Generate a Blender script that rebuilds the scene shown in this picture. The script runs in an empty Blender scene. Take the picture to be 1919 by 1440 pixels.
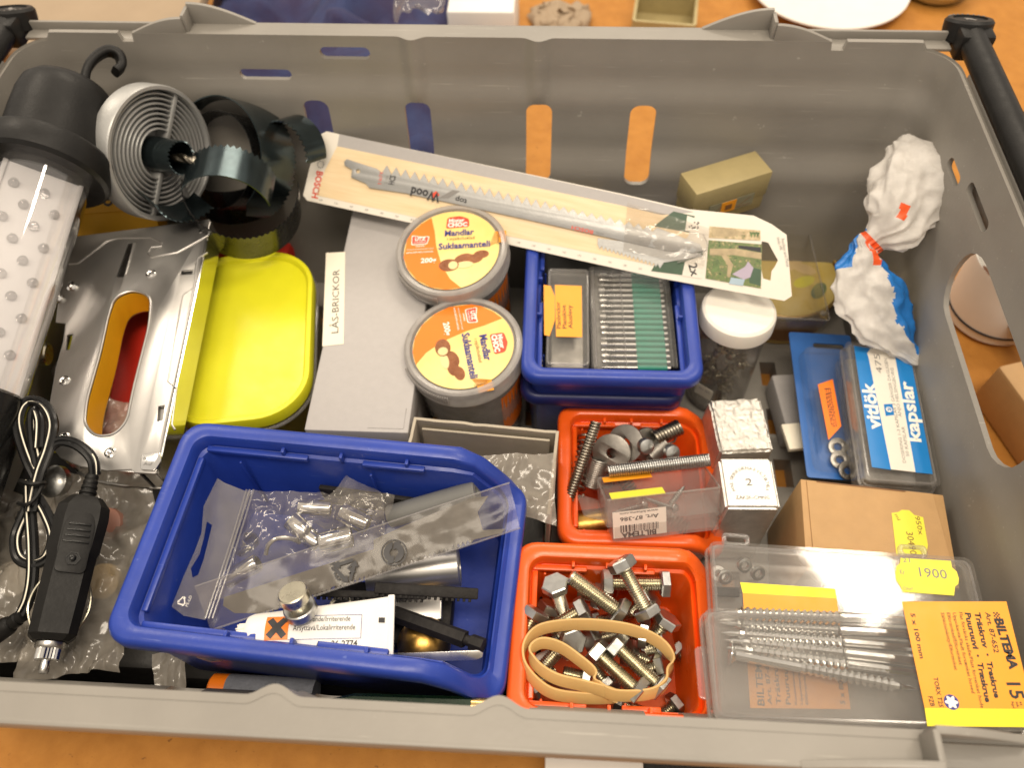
import bpy, bmesh, math, random
from mathutils import Vector, Matrix, noise
V = Vector
rad = math.radians
SC = bpy.context.scene
COL = SC.collection

# ------------------------------------------------------------------ camera
CAM = V((0.0510, -0.2393, 0.4767))
cam_data = bpy.data.cameras.new('camera')
cam = bpy.data.objects.new('camera', cam_data)
COL.objects.link(cam)
cam.location = CAM
cam.rotation_euler = (rad(33.232), rad(1.221), rad(3.058))
cam_data.sensor_width = 36
cam_data.lens = 36 * 1470.85 / 1919
cam_data.clip_start = 0.01
cam_data.clip_end = 50
cam_data.dof.use_dof = True
cam_data.dof.focus_distance = 0.365
cam_data.dof.aperture_fstop = 9.0
SC.camera = cam
CROT = cam.rotation_euler.to_matrix()
FPX = 1470.85

# ------------------------------------------------------------------ light
world = bpy.data.worlds.new('World')
SC.world = world
world.use_nodes = True
bg = world.node_tree.nodes['Background']
bg.inputs[0].default_value = (1.0, 0.88, 0.74, 1)
bg.inputs[1].default_value = 0.80

def area(name, loc, target, sx, sy, power, col):
    d = bpy.data.lights.new(name, 'AREA')
    d.shape = 'RECTANGLE'; d.size = sx; d.size_y = sy; d.energy = power; d.color = col
    o = bpy.data.objects.new(name, d); COL.objects.link(o)
    o.location = loc
    o.rotation_euler = (V(target) - V(loc)).to_track_quat('-Z', 'Y').to_euler()
    return o
WARM = (1.0, 0.87, 0.70)
area('ceiling_lamp_back', (0.10, 2.00, 1.95), (0, 0, 0.1), 1.4, 0.35, 20, WARM)
area('ceiling_lamp_right', (0.85, 0.53, 1.75), (0, 0, 0.1), 0.30, 0.16, 6.5, WARM)
area('ceiling_lamp_front', (0.05, -0.42, 1.85), (0, 0, 0.1), 1.2, 0.30, 24, WARM)
area('ceiling_lamp_left', (-1.25, 1.15, 1.80), (0, 0, 0.1), 0.6, 0.35, 12, WARM)

SC.view_settings.view_transform = 'Standard'
SC.view_settings.look = 'None'
SC.view_settings.exposure = 0.0
SC.view_settings.gamma = 1.0
SC.render.engine = 'CYCLES'
SC.cycles.use_denoising = True
SC.cycles.max_bounces = 10
SC.cycles.diffuse_bounces = 4
SC.cycles.glossy_bounces = 4
SC.cycles.transmission_bounces = 6
SC.cycles.transparent_max_bounces = 28
SC.cycles.caustics_reflective = False
SC.cycles.caustics_refractive = False
SC.cycles.sample_clamp_indirect = 4.0

# ------------------------------------------------------------------ placing helpers
def ray(u, v):
    return CROT @ V(((u - 959.5) / FPX, -(v - 720) / FPX, -1.0))
def P(u, v, z):                                   # point at height z seen at photo position (u, v)
    d = ray(u, v)
    return CAM + d * ((z - CAM.z) / d.z)
def D(u, v, dist):
    return CAM + ray(u, v) * dist
def FR(o, x, y):                                  # frame: origin, a point along +X, a point on the +Y side
    o, x, y = V(o), V(x), V(y)
    X = (x - o).normalized(); Z = X.cross(y - o).normalized(); Y = Z.cross(X)
    return Matrix(((X.x, Y.x, Z.x, o.x), (X.y, Y.y, Z.y, o.y), (X.z, Y.z, Z.z, o.z), (0, 0, 0, 1)))
def FLAT(u, v, z, u2, v2):                        # horizontal frame whose X axis runs from one photo point to another
    o, x = P(u, v, z), P(u2, v2, z)
    return FR(o, x, o + V((0, 0, 1)).cross(x - o))
def AX(o, n, up=(0, 0, 1)):                       # frame whose Z axis is n
    n = V(n).normalized(); X = V(up).cross(n)
    if X.length < 1e-5: X = V((1, 0, 0))
    X.normalize(); Y = n.cross(X); o = V(o)
    return Matrix(((X.x, Y.x, n.x, o.x), (X.y, Y.y, n.y, o.y), (X.z, Y.z, n.z, o.z), (0, 0, 0, 1)))
def LP(M, u, v, h=0.0):                           # photo position -> local x, y on the frame's plane z = h
    I = M.inverted(); a = I @ CAM; d = I.to_3x3() @ ray(u, v)
    p = a + d * ((h - a.z) / d.z)
    return (p.x, p.y)
def L3(M, u, v, h=0.0):
    x, y = LP(M, u, v, h); return V((x, y, h))
def T(x=0, y=0, z=0): return Matrix.Translation((x, y, z))
def RZ(a): return Matrix.Rotation(a, 4, 'Z')
def RX(a): return Matrix.Rotation(a, 4, 'X')
def RY(a): return Matrix.Rotation(a, 4, 'Y')

# ------------------------------------------------------------------ materials
MATS = {}
def nt(name):
    m = bpy.data.materials.new(name); m.use_nodes = True
    t = m.node_tree; t.nodes.clear()
    o = t.nodes.new('ShaderNodeOutputMaterial')
    return m, t, o
def N(t, kind, **kw):
    n = t.nodes.new(kind)
    for k, v in kw.items():
        if k in n.inputs.keys(): n.inputs[k].default_value = v
        else: setattr(n, k, v)
    return n
def c4(c): return (c[0], c[1], c[2], 1)
def pbr(name, col, rough=0.45, metal=0.0, var=0.12, vscale=40, bump=0.0, bscale=300, coat=0.0, spec=0.5, rvar=0.12, col2=None, sss=0.0, stretch=None, spots=None, scratch=None):
    m, t, o = nt(name)
    b = N(t, 'ShaderNodeBsdfPrincipled')
    b.inputs['Metallic'].default_value = metal
    b.inputs['Coat Weight'].default_value = coat
    b.inputs['Specular IOR Level'].default_value = spec
    tc = N(t, 'ShaderNodeTexCoord')
    src = tc.outputs['Object']
    if stretch:
        mp = N(t, 'ShaderNodeMapping'); mp.inputs['Scale'].default_value = stretch
        t.links.new(src, mp.inputs[0]); src = mp.outputs[0]
    n1 = N(t, 'ShaderNodeTexNoise', Scale=vscale, Detail=5.0, Roughness=0.6)
    t.links.new(src, n1.inputs['Vector'])
    r = N(t, 'ShaderNodeValToRGB')
    r.color_ramp.elements[0].position = 0.3; r.color_ramp.elements[1].position = 0.7
    c2 = col2 or [min(1, x * (1 + var)) for x in col]
    r.color_ramp.elements[0].color = c4([x * (1 - var) for x in col]) if not col2 else c4(col)
    r.color_ramp.elements[1].color = c4(c2)
    t.links.new(n1.outputs[0], r.inputs[0])
    cout = r.outputs[0]
    if spots:                                     # (colour, scale, threshold): wear marks, specks
        n3 = N(t, 'ShaderNodeTexNoise', Scale=spots[1], Detail=3.0, Roughness=0.7)
        t.links.new(src, n3.inputs['Vector'])
        r3 = N(t, 'ShaderNodeValToRGB')
        r3.color_ramp.elements[0].position = spots[2]; r3.color_ramp.elements[1].position = spots[2] + 0.05
        r3.color_ramp.elements[0].color = (0, 0, 0, 1); r3.color_ramp.elements[1].color = (1, 1, 1, 1)
        mx = N(t, 'ShaderNodeMix', data_type='RGBA')
        t.links.new(n3.outputs[0], r3.inputs[0]); t.links.new(r3.outputs[0], mx.inputs[0])
        t.links.new(cout, mx.inputs[6]); mx.inputs[7].default_value = c4(spots[0])
        cout = mx.outputs[2]
    if scratch:                                   # (colour, stretch, threshold): fine rub marks
        mp2 = N(t, 'ShaderNodeMapping'); mp2.inputs['Scale'].default_value = scratch[1]; mp2.inputs['Rotation'].default_value = (0.3, 0.2, 0.5)
        n5 = N(t, 'ShaderNodeTexNoise', Scale=4.0, Detail=3.0, Roughness=0.6)
        t.links.new(tc.outputs['Object'], mp2.inputs[0]); t.links.new(mp2.outputs[0], n5.inputs['Vector'])
        r5 = N(t, 'ShaderNodeMapRange'); r5.inputs[1].default_value = scratch[2]; r5.inputs[2].default_value = scratch[2] + 0.06; r5.inputs[4].default_value = 0.7
        mx2 = N(t, 'ShaderNodeMix', data_type='RGBA')
        t.links.new(n5.outputs[0], r5.inputs[0]); t.links.new(r5.outputs[0], mx2.inputs[0])
        t.links.new(cout, mx2.inputs[6]); mx2.inputs[7].default_value = c4(scratch[0])
        cout = mx2.outputs[2]
    t.links.new(cout, b.inputs['Base Color'])
    n2 = N(t, 'ShaderNodeTexNoise', Scale=vscale * 3.1, Detail=4.0)
    t.links.new(src, n2.inputs['Vector'])
    mr = N(t, 'ShaderNodeMapRange'); mr.inputs[3].default_value = max(0.02, rough - rvar); mr.inputs[4].default_value = min(1, rough + rvar)
    t.links.new(n2.outputs[0], mr.inputs[0]); t.links.new(mr.outputs[0], b.inputs['Roughness'])
    if bump:
        n4 = N(t, 'ShaderNodeTexNoise', Scale=bscale, Detail=4.0)
        t.links.new(src, n4.inputs['Vector'])
        bp = N(t, 'ShaderNodeBump', Strength=bump, Distance=0.001)
        t.links.new(n4.outputs[0], bp.inputs['Height']); t.links.new(bp.outputs[0], b.inputs['Normal'])
    if sss:
        b.inputs['Subsurface Weight'].default_value = sss
        b.inputs['Subsurface Radius'].default_value = (0.004, 0.003, 0.002)
    t.links.new(b.outputs[0], o.inputs[0])
    MATS[name] = m
    return m
def film(name, tint=(0.985, 0.985, 0.98), haze=0.06, hazecol=(0.8, 0.78, 0.74), rough=0.08, refl=1.0, bump=0.0, bscale=60):
    m, t, o = nt(name)
    tr = N(t, 'ShaderNodeBsdfTransparent'); tr.inputs[0].default_value = c4(tint)
    df = N(t, 'ShaderNodeBsdfDiffuse'); df.inputs[0].default_value = c4(hazecol)
    tl = N(t, 'ShaderNodeBsdfTranslucent'); tl.inputs[0].default_value = c4(hazecol)
    m0 = N(t, 'ShaderNodeMixShader'); m0.inputs[0].default_value = 0.4
    t.links.new(df.outputs[0], m0.inputs[1]); t.links.new(tl.outputs[0], m0.inputs[2])
    gl = N(t, 'ShaderNodeBsdfGlossy'); gl.inputs['Roughness'].default_value = rough
    m1 = N(t, 'ShaderNodeMixShader')
    tc = N(t, 'ShaderNodeTexCoord')
    n1 = N(t, 'ShaderNodeTexNoise', Scale=90.0, Detail=5.0); t.links.new(tc.outputs['Object'], n1.inputs['Vector'])
    mr = N(t, 'ShaderNodeMapRange'); mr.inputs[3].default_value = haze * 0.5; mr.inputs[4].default_value = haze * 1.5
    t.links.new(n1.outputs[0], mr.inputs[0]); t.links.new(mr.outputs[0], m1.inputs[0])
    t.links.new(tr.outputs[0], m1.inputs[1]); t.links.new(m0.outputs[0], m1.inputs[2])
    fr = N(t, 'ShaderNodeLayerWeight')
    pw = N(t, 'ShaderNodeMath', operation='POWER'); pw.inputs[1].default_value = 4.0
    t.links.new(fr.outputs['Facing'], pw.inputs[0])
    mm = N(t, 'ShaderNodeMath', operation='MULTIPLY_ADD'); mm.inputs[1].default_value = 0.6 * refl; mm.inputs[2].default_value = 0.035 * refl
    t.links.new(pw.outputs[0], mm.inputs[0])
    m2 = N(t, 'ShaderNodeMixShader')
    t.links.new(mm.outputs[0], m2.inputs[0]); t.links.new(m1.outputs[0], m2.inputs[1]); t.links.new(gl.outputs[0], m2.inputs[2])
    if bump:
        n4 = N(t, 'ShaderNodeTexNoise', Scale=bscale, Detail=4.0); t.links.new(tc.outputs['Object'], n4.inputs['Vector'])
        bp = N(t, 'ShaderNodeBump', Strength=bump, Distance=0.002)
        t.links.new(n4.outputs[0], bp.inputs['Height'])
        t.links.new(bp.outputs[0], gl.inputs['Normal']); t.links.new(bp.outputs[0], fr.inputs['Normal'])
    t.links.new(m2.outputs[0], o.inputs[0])
    MATS[name] = m
    return m

pbr('crate', (0.245, 0.228, 0.202), 0.42, var=0.09, vscale=14, bump=0.07, bscale=420, spots=((0.36, 0.34, 0.30), 130, 0.70), scratch=((0.36, 0.34, 0.30), (5, 160, 160), 0.66), rvar=0.16)
pbr('table', (0.40, 0.165, 0.028), 0.62, spec=0.25, col2=(0.50, 0.22, 0.042), vscale=60, bump=0.12, bscale=900, spots=((0.22, 0.09, 0.02), 260, 0.66))
pbr('blue', (0.018, 0.048, 0.325), 0.36, var=0.12, vscale=30, bump=0.08, bscale=420, spots=((0.07, 0.11, 0.40), 190, 0.69), scratch=((0.10, 0.14, 0.42), (14, 260, 260), 0.68))
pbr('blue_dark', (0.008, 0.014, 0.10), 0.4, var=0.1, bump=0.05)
pbr('orange', (0.88, 0.115, 0.010), 0.30, var=0.10, vscale=25, bump=0.06, bscale=400, scratch=((0.90, 0.20, 0.05), (14, 260, 260), 0.68))
pbr('steel', (0.62, 0.60, 0.57), 0.28, metal=1, var=0.10, vscale=60, bump=0.04, bscale=700)
pbr('chrome', (0.72, 0.71, 0.69), 0.14, metal=1, var=0.05, rvar=0.06)
pbr('satin', (0.50, 0.485, 0.465), 0.32, metal=0.88, var=0.05, vscale=25, rvar=0.05, bump=0.02, bscale=1500)
pbr('zinc', (0.60, 0.56, 0.44), 0.30, metal=1, var=0.14, vscale=150, bump=0.06, bscale=900)
pbr('zinc_grey', (0.52, 0.52, 0.50), 0.32, metal=1, var=0.14, vscale=150, bump=0.05, bscale=900)
pbr('dark_steel', (0.06, 0.06, 0.06), 0.25, metal=0.85, var=0.25, vscale=60, bump=0.05)
pbr('blued_steel', (0.055, 0.075, 0.082), 0.20, metal=0.85, var=0.2, vscale=40, rvar=0.08)
pbr('spring_steel', (0.30, 0.27, 0.22), 0.32, metal=1, var=0.3, vscale=120)
pbr('old_steel', (0.34, 0.32, 0.29), 0.42, metal=1, var=0.25, vscale=120, bump=0.12)
pbr('brass', (0.56, 0.33, 0.085), 0.34, metal=1, var=0.25, vscale=90, bump=0.1)
pbr('gold_tin', (0.74, 0.52, 0.20), 0.22, metal=1, var=0.08)
pbr('alu', (0.40, 0.40, 0.39), 0.42, metal=0.45, var=0.06, vscale=80, bump=0.1, bscale=800)
pbr('ingot', (0.80, 0.78, 0.73), 0.36, metal=0.75, var=0.10, vscale=140, bump=0.35, bscale=420, spots=((0.35, 0.33, 0.30), 330, 0.70))
pbr('ingot_rough', (0.62, 0.595, 0.55), 0.48, metal=0.85, var=0.14, vscale=160, bump=0.5, bscale=500)
pbr('black', (0.009, 0.0085, 0.008), 0.46, spec=0.28, var=0.3, vscale=60, bump=0.10, bscale=700)
pbr('black_gloss', (0.008, 0.008, 0.008), 0.26, spec=0.35, var=0.2)
pbr('black_rubber', (0.014, 0.012, 0.011), 0.62, spec=0.3, var=0.4, vscale=120, bump=0.3, bscale=500)
pbr('grey_plastic', (0.20, 0.20, 0.19), 0.48, var=0.06)
pbr('white', (0.80, 0.78, 0.74), 0.40, var=0.03)
pbr('white_cap', (0.84, 0.80, 0.72), 0.45, var=0.03, sss=0.1)
pbr('paper', (0.80, 0.75, 0.66), 0.60, var=0.03, bump=0.05)
pbr('paper_cream', (0.82, 0.76, 0.62), 0.55, var=0.03)
pbr('panel_white', (0.86, 0.84, 0.82), 0.35, var=0.03)
pbr('yellow_lid', (0.74, 0.71, 0.02), 0.34, var=0.06, vscale=25, sss=0.15, bump=0.05, bscale=300, scratch=((0.80, 0.76, 0.10), (200, 16, 200), 0.70))
pbr('yellow_box', (0.78, 0.40, 0.012), 0.45, var=0.06)
pbr('label_orange', (0.88, 0.34, 0.015), 0.38, var=0.04)
pbr('label_dorange', (0.86, 0.20, 0.008), 0.40, var=0.04)
pbr('label_yellow', (0.88, 0.74, 0.02), 0.40, var=0.03)
pbr('label_lemon', (0.78, 0.72, 0.06), 0.45, var=0.04)
pbr('label_cream', (0.90, 0.62, 0.16), 0.35, col2=(0.93, 0.74, 0.32), vscale=18)
pbr('red', (0.62, 0.030, 0.015), 0.38, var=0.06)
pbr('red_ink', (0.70, 0.07, 0.03), 0.4, var=0.03)
pbr('ink', (0.018, 0.017, 0.02), 0.5, var=0.1)
pbr('ink_blue', (0.03, 0.035, 0.22), 0.45, var=0.05)
pbr('ink_grey', (0.22, 0.21, 0.20), 0.5, var=0.05)
pbr('ink_white', (0.90, 0.86, 0.78), 0.45, var=0.02)
pbr('ink_brown', (0.20, 0.09, 0.03), 0.45, var=0.1)
pbr('print_blue', (0.010, 0.20, 0.56), 0.35, var=0.04)
pbr('card_blue', (0.03, 0.13, 0.42), 0.35, var=0.08)
pbr('lilac_grey', (0.42, 0.40, 0.39), 0.50, var=0.03, vscale=200, bump=0.05, bscale=1200)
pbr('kraft', (0.47, 0.285, 0.125), 0.62, var=0.06, vscale=70, bump=0.12, bscale=900)
pbr('grey_carton', (0.42, 0.37, 0.29), 0.68, var=0.08, vscale=60, bump=0.15, bscale=700)
pbr('olive_card', (0.40, 0.325, 0.155), 0.45, var=0.07, vscale=70, bump=0.05)
pbr('olive_label', (0.25, 0.24, 0.16), 0.5, var=0.05)
pbr('wood_print', (0.78, 0.58, 0.33), 0.45, col2=(0.86, 0.69, 0.45), vscale=30, stretch=(1.0, 14.0, 1.0))
pbr('green_dark', (0.035, 0.085, 0.042), 0.4, var=0.15, vscale=120)
pbr('green_leaf', (0.10, 0.16, 0.045), 0.45, var=0.5, vscale=160)
pbr('green_mid', (0.13, 0.19, 0.10), 0.4, col2=(0.25, 0.28, 0.14), vscale=260)
def multi(name, cols, scale, rough=0.4):
    m = pbr(name, cols[0], rough, vscale=scale)
    r = [n for n in m.node_tree.nodes if n.type == 'VALTORGB'][0].color_ramp
    while len(r.elements) > 1: r.elements.remove(r.elements[-1])
    r.interpolation = 'B_SPLINE' if len(cols) < 3 else 'LINEAR'
    r.elements[0].position = 0.30; r.elements[0].color = c4(cols[0])
    for i, c in enumerate(cols[1:]):
        e = r.elements.new(0.30 + 0.42 * (i + 1) / (len(cols) - 1)); e.color = c4(c)
multi('leaf_print', [(0.02, 0.035, 0.015), (0.07, 0.12, 0.03), (0.16, 0.22, 0.06), (0.10, 0.13, 0.05), (0.42, 0.36, 0.14), (0.50, 0.50, 0.38)], 420)
multi('twig_print', [(0.10, 0.14, 0.04), (0.45, 0.34, 0.18), (0.62, 0.50, 0.30), (0.20, 0.26, 0.08)], 300)
pbr('branch', (0.42, 0.33, 0.19), 0.5, var=0.2, vscale=200)
pbr('sky_print', (0.35, 0.46, 0.55), 0.45, var=0.1)
pbr('lilac_print', (0.42, 0.36, 0.46), 0.45, var=0.1)
pbr('teal', (0.035, 0.27, 0.19), 0.45, var=0.08)
pbr('choc', (0.20, 0.065, 0.022), 0.28, col2=(0.34, 0.13, 0.05), vscale=130)
pbr('almond', (0.80, 0.60, 0.30), 0.4, var=0.08)
pbr('rubber_band', (0.66, 0.42, 0.16), 0.50, var=0.08, sss=0.2)
pbr('bag_white', (0.80, 0.76, 0.71), 0.42, var=0.04, vscale=90, bump=0.35, bscale=220, sss=0.15)
pbr('bag_blue', (0.015, 0.16, 0.50), 0.38, var=0.15, vscale=90, bump=0.3, bscale=220)
pbr('bag_red', (0.78, 0.10, 0.02), 0.4, var=0.1, bump=0.3, bscale=220)
pbr('cloth_purple', (0.025, 0.012, 0.05), 0.85, col2=(0.03, 0.045, 0.13), vscale=22, bump=0.5, bscale=900)
pbr('cloth_beige', (0.36, 0.27, 0.18), 0.8, var=0.06, vscale=20, bump=0.3, bscale=900)
pbr('cloth_grey', (0.30, 0.27, 0.25), 0.8, var=0.1, bump=0.3, bscale=900)
pbr('blade_dull', (0.065, 0.058, 0.05), 0.5, metal=0.3, var=0.2, vscale=90)
pbr('brown_leather', (0.12, 0.045, 0.018), 0.5, var=0.2, bump=0.2)
pbr('green_pencil', (0.012, 0.035, 0.015), 0.28, var=0.2)
pbr('grey_fabric', (0.16, 0.17, 0.20), 0.8, var=0.2, vscale=200, bump=0.4, bscale=1200)
pbr('tin_yellow', (0.66, 0.47, 0.10), 0.32, col2=(0.72, 0.58, 0.22), vscale=60)
pbr('dark_contents', (0.20, 0.19, 0.175), 0.5, var=0.5, vscale=120, bump=0.3)
pbr('pink_plug', (0.45, 0.22, 0.16), 0.5, var=0.1)
film('poly_white', tint=(0.95, 0.93, 0.90), haze=0.84, hazecol=(0.90, 0.87, 0.83), rough=0.42, refl=0.7, bump=0.35, bscale=160)
film('clear_frost', tint=(0.97, 0.965, 0.96), haze=0.22, hazecol=(0.74, 0.70, 0.66), rough=0.10)
film('clear', haze=0.085, hazecol=(0.72, 0.69, 0.65), rough=0.06)
film('clear_dull', tint=(0.97, 0.965, 0.955), haze=0.16, hazecol=(0.62, 0.58, 0.53), rough=0.16, bump=0.08)
film('crystal', tint=(0.985, 0.98, 0.97), haze=0.012, rough=0.05)
film('clear_milky', tint=(0.95, 0.945, 0.94), haze=0.46, hazecol=(0.66, 0.64, 0.62), rough=0.2)
film('clear_lid', tint=(0.96, 0.955, 0.95), haze=0.22, hazecol=(0.58, 0.56, 0.55), rough=0.12)
film('header_film', tint=(0.93, 0.92, 0.91), haze=0.22, hazecol=(0.55, 0.52, 0.48), rough=0.12, bump=0.3)
film('tub_lid', tint=(0.95, 0.945, 0.94), haze=0.60, hazecol=(0.66, 0.63, 0.60), rough=0.15)
film('bag_film', tint=(0.95, 0.94, 0.93), haze=0.20, hazecol=(0.62, 0.57, 0.50), rough=0.08, refl=0.9, bump=0.3, bscale=70)
film('bag_smooth', tint=(0.96, 0.95, 0.94), haze=0.13, hazecol=(0.56, 0.50, 0.43), rough=0.14, refl=0.40, bump=0.05, bscale=40)
film('bag_film_thick', tint=(0.92, 0.90, 0.87), haze=0.55, hazecol=(0.56, 0.51, 0.44), rough=0.14, refl=1.1, bump=0.3, bscale=45)
film('tube_clear', tint=(0.98, 0.975, 0.98), haze=0.02, rough=0.04, refl=3.0)
film('yellow_clear', tint=(0.92, 0.85, 0.35), haze=0.2, hazecol=(0.6, 0.5, 0.08), rough=0.12)
film('led_clear', tint=(0.975, 0.97, 0.97), haze=0.03, rough=0.06, refl=2.0)

# ------------------------------------------------------------------ mesh helpers
def link(o, parent=None):
    COL.objects.link(o)
    if parent is not None: o.parent = parent
    return o
def sharp(me, ang=35):
    me.polygons.foreach_set('use_smooth', [True] * len(me.polygons))
    me.set_sharp_from_angle(angle=rad(ang))
def ob(name, me, mat, parent=None, ang=35):
    if mat: 
        me.materials.clear(); me.materials.append(MATS[mat] if isinstance(mat, str) else mat)
    if ang: sharp(me, ang)
    return link(bpy.data.objects.new(name, me), parent)
def mk(name, vs, fs, mat, parent=None, ang=35, M=None):
    me = bpy.data.meshes.new(name)
    me.from_pydata([tuple(M @ V(v)) if M else tuple(v) for v in vs], [], fs)
    b = bmesh.new(); b.from_mesh(me); bmesh.ops.recalc_face_normals(b, faces=b.faces)
    if all(e.is_manifold for e in b.edges) and b.calc_volume(signed=True) < 0: bmesh.ops.reverse_faces(b, faces=b.faces)
    b.to_mesh(me); b.free()
    return ob(name, me, mat, parent, ang)
def thing(name, label, cat, M=None, group=None):
    o = link(bpy.data.objects.new(name, None))
    o.empty_display_size = 0.01
    if M is not None: o.matrix_world = M
    o['label'] = label; o['category'] = cat
    if group: o['group'] = group
    return o
def tag(o, label, cat, group=None, M=None):
    o['label'] = label; o['category'] = cat
    if group: o['group'] = group
    if M is not None: o.matrix_world = M
    return o
def rbox(name, s, c, mat, parent=None, bev=0.0008, M=None, seg=2):
    b = bmesh.new(); bmesh.ops.create_cube(b, size=1)
    bmesh.ops.scale(b, vec=s, verts=b.verts)
    if bev: bmesh.ops.bevel(b, geom=b.edges[:], offset=min(bev, min(s) * 0.45), segments=seg, affect='EDGES', profile=0.5)
    bmesh.ops.translate(b, vec=c, verts=b.verts)
    if M: bmesh.ops.transform(b, matrix=M, verts=b.verts)
    me = bpy.data.meshes.new(name); b.to_mesh(me); b.free()
    return ob(name, me, mat, parent)
def rrect(w, h, r, n=5, cx=0, cy=0, dense=0):
    pts = []
    for (sx, sy, a0) in ((1, 1, 0), (-1, 1, 90), (-1, -1, 180), (1, -1, 270)):
        for k in range(n + 1):
            a = rad(a0 + 90 * k / n)
            pts.append((cx + sx * (w / 2 - r) + r * math.cos(a), cy + sy * (h / 2 - r) + r * math.sin(a)))
    if dense:
        out = []
        for i, p in enumerate(pts):
            q = pts[(i + 1) % len(pts)]
            d = math.hypot(q[0] - p[0], q[1] - p[1]); m = max(1, int(d / dense))
            for k in range(m): out.append((p[0] + (q[0] - p[0]) * k / m, p[1] + (q[1] - p[1]) * k / m))
        pts = out
    return pts
def circ(r, n=24, cx=0, cy=0, a0=0, a1=360):
    if a1 - a0 >= 360: return [(cx + r * math.cos(2 * math.pi * k / n), cy + r * math.sin(2 * math.pi * k / n)) for k in range(n)]
    return [(cx + r * math.cos(rad(a0 + (a1 - a0) * k / n)), cy + r * math.sin(rad(a0 + (a1 - a0) * k / n))) for k in range(n + 1)]
def loft(name, loops, mat, parent=None, cap0=False, cap1=False, ang=35, M=None, close=False):
    n = len(loops[0]); vs = [p for l in loops for p in l]; fs = []
    rows = len(loops)
    for i in range(rows if close else rows - 1):
        j = (i + 1) % rows
        for k in range(n):
            l = (k + 1) % n
            fs.append((i * n + k, i * n + l, j * n + l, j * n + k))
    if cap0: fs.append(tuple(range(n - 1, -1, -1)))
    if cap1: fs.append(tuple((rows - 1) * n + k for k in range(n)))
    return mk(name, vs, fs, mat, parent, ang, M)
def lathe(name, prof, mat, parent=None, seg=32, M=None, ang=35, close=False):
    loops = [[(max(r, 1e-5) * math.cos(2 * math.pi * k / seg), max(r, 1e-5) * math.sin(2 * math.pi * k / seg), z) for k in range(seg)] for r, z in prof]
    return loft(name, loops, mat, parent, not close, not close, ang, M, close)
def smooth_path(pts, n=8, closed=False):
    pts = [V(p) for p in pts]; out = []; m = len(pts)
    for i in range(m if closed else m - 1):
        g = lambda k: pts[k % m] if closed else pts[max(0, min(m - 1, k))]
        a, b, c, d = g(i - 1), g(i), g(i + 1), g(i + 2)
        for k in range(n):
            t = k / n
            out.append(0.5 * ((2 * b) + (c - a) * t + (2 * a - 5 * b + 4 * c - d) * t * t + (3 * b - a - 3 * c + d) * t ** 3))
    if not closed: out.append(pts[-1])
    return out
def sweep(name, path, sect, mat, parent=None, closed=False, ang=35, M=None, scale=None, up=None, twist=None):
    path = [V(p) for p in path]; m = len(path); loops = []
    nrm = V(up) if up is not None else None
    for i, p in enumerate(path):
        if closed: tg = path[(i + 1) % m] - path[i - 1]
        else: tg = path[min(m - 1, i + 1)] - path[max(0, i - 1)]
        tg.normalize()
        if nrm is None:
            nrm = tg.orthogonal().normalized()
        nn = (V(up) if (up is not None) else nrm); nn = (nn - tg * nn.dot(tg))
        if nn.length < 1e-6: nn = tg.orthogonal()
        nn.normalize()
        if up is None: nrm = nn
        bn = tg.cross(nn); s = scale[i] if scale else 1.0
        if twist:
            a = twist[i]; nn, bn = nn * math.cos(a) + bn * math.sin(a), bn * math.cos(a) - nn * math.sin(a)
        loops.append([p + nn * (x * s) + bn * (y * s) for x, y in sect])
    return loft(name, loops, mat, parent, not closed, not closed, ang, M, closed)
def tube(name, pts, r, mat, parent=None, seg=8, n=6, closed=False, M=None, smooth=True, rs=None):
    path = smooth_path(pts, n, closed) if smooth else pts
    sc = None
    if rs:
        m = len(path); sc = []
        for i in range(m):
            f = i / (m - 1) * (len(rs) - 1); k = min(int(f), len(rs) - 2); sc.append(rs[k] + (rs[k + 1] - rs[k]) * (f - k))
        r = 1.0
    return sweep(name, path, circ(r, seg), mat, parent, closed, 40, M, sc)
def curve_mesh(cu, name):
    o = bpy.data.objects.new('tmp', cu)
    COL.objects.link(o)
    dg = bpy.context.evaluated_depsgraph_get()
    me = bpy.data.meshes.new_from_object(o.evaluated_get(dg))
    me.name = name
    bpy.data.objects.remove(o); bpy.data.curves.remove(cu)
    return me
def plate(name, outs, z0, th, mat, parent=None, M=None, bev=0.0, ang=35):
    cu = bpy.data.curves.new('tmp', 'CURVE'); cu.dimensions = '2D'; cu.fill_mode = 'BOTH'
    for o in outs:
        s = cu.splines.new('POLY'); s.points.add(len(o) - 1); s.use_cyclic_u = True
        for i, p in enumerate(o): s.points[i].co = (p[0], p[1], 0, 1)
    cu.extrude = max(th / 2 - bev, 1e-6); cu.bevel_depth = bev; cu.bevel_resolution = 1
    if bev: cu.offset = -bev
    me = curve_mesh(cu, name)
    me.transform((M or Matrix()) @ T(0, 0, z0 + th / 2))
    b = bmesh.new(); b.from_mesh(me); bmesh.ops.remove_doubles(b, verts=b.verts, dist=1e-7); b.to_mesh(me); b.free()
    return ob(name, me, mat, parent, ang)
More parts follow.
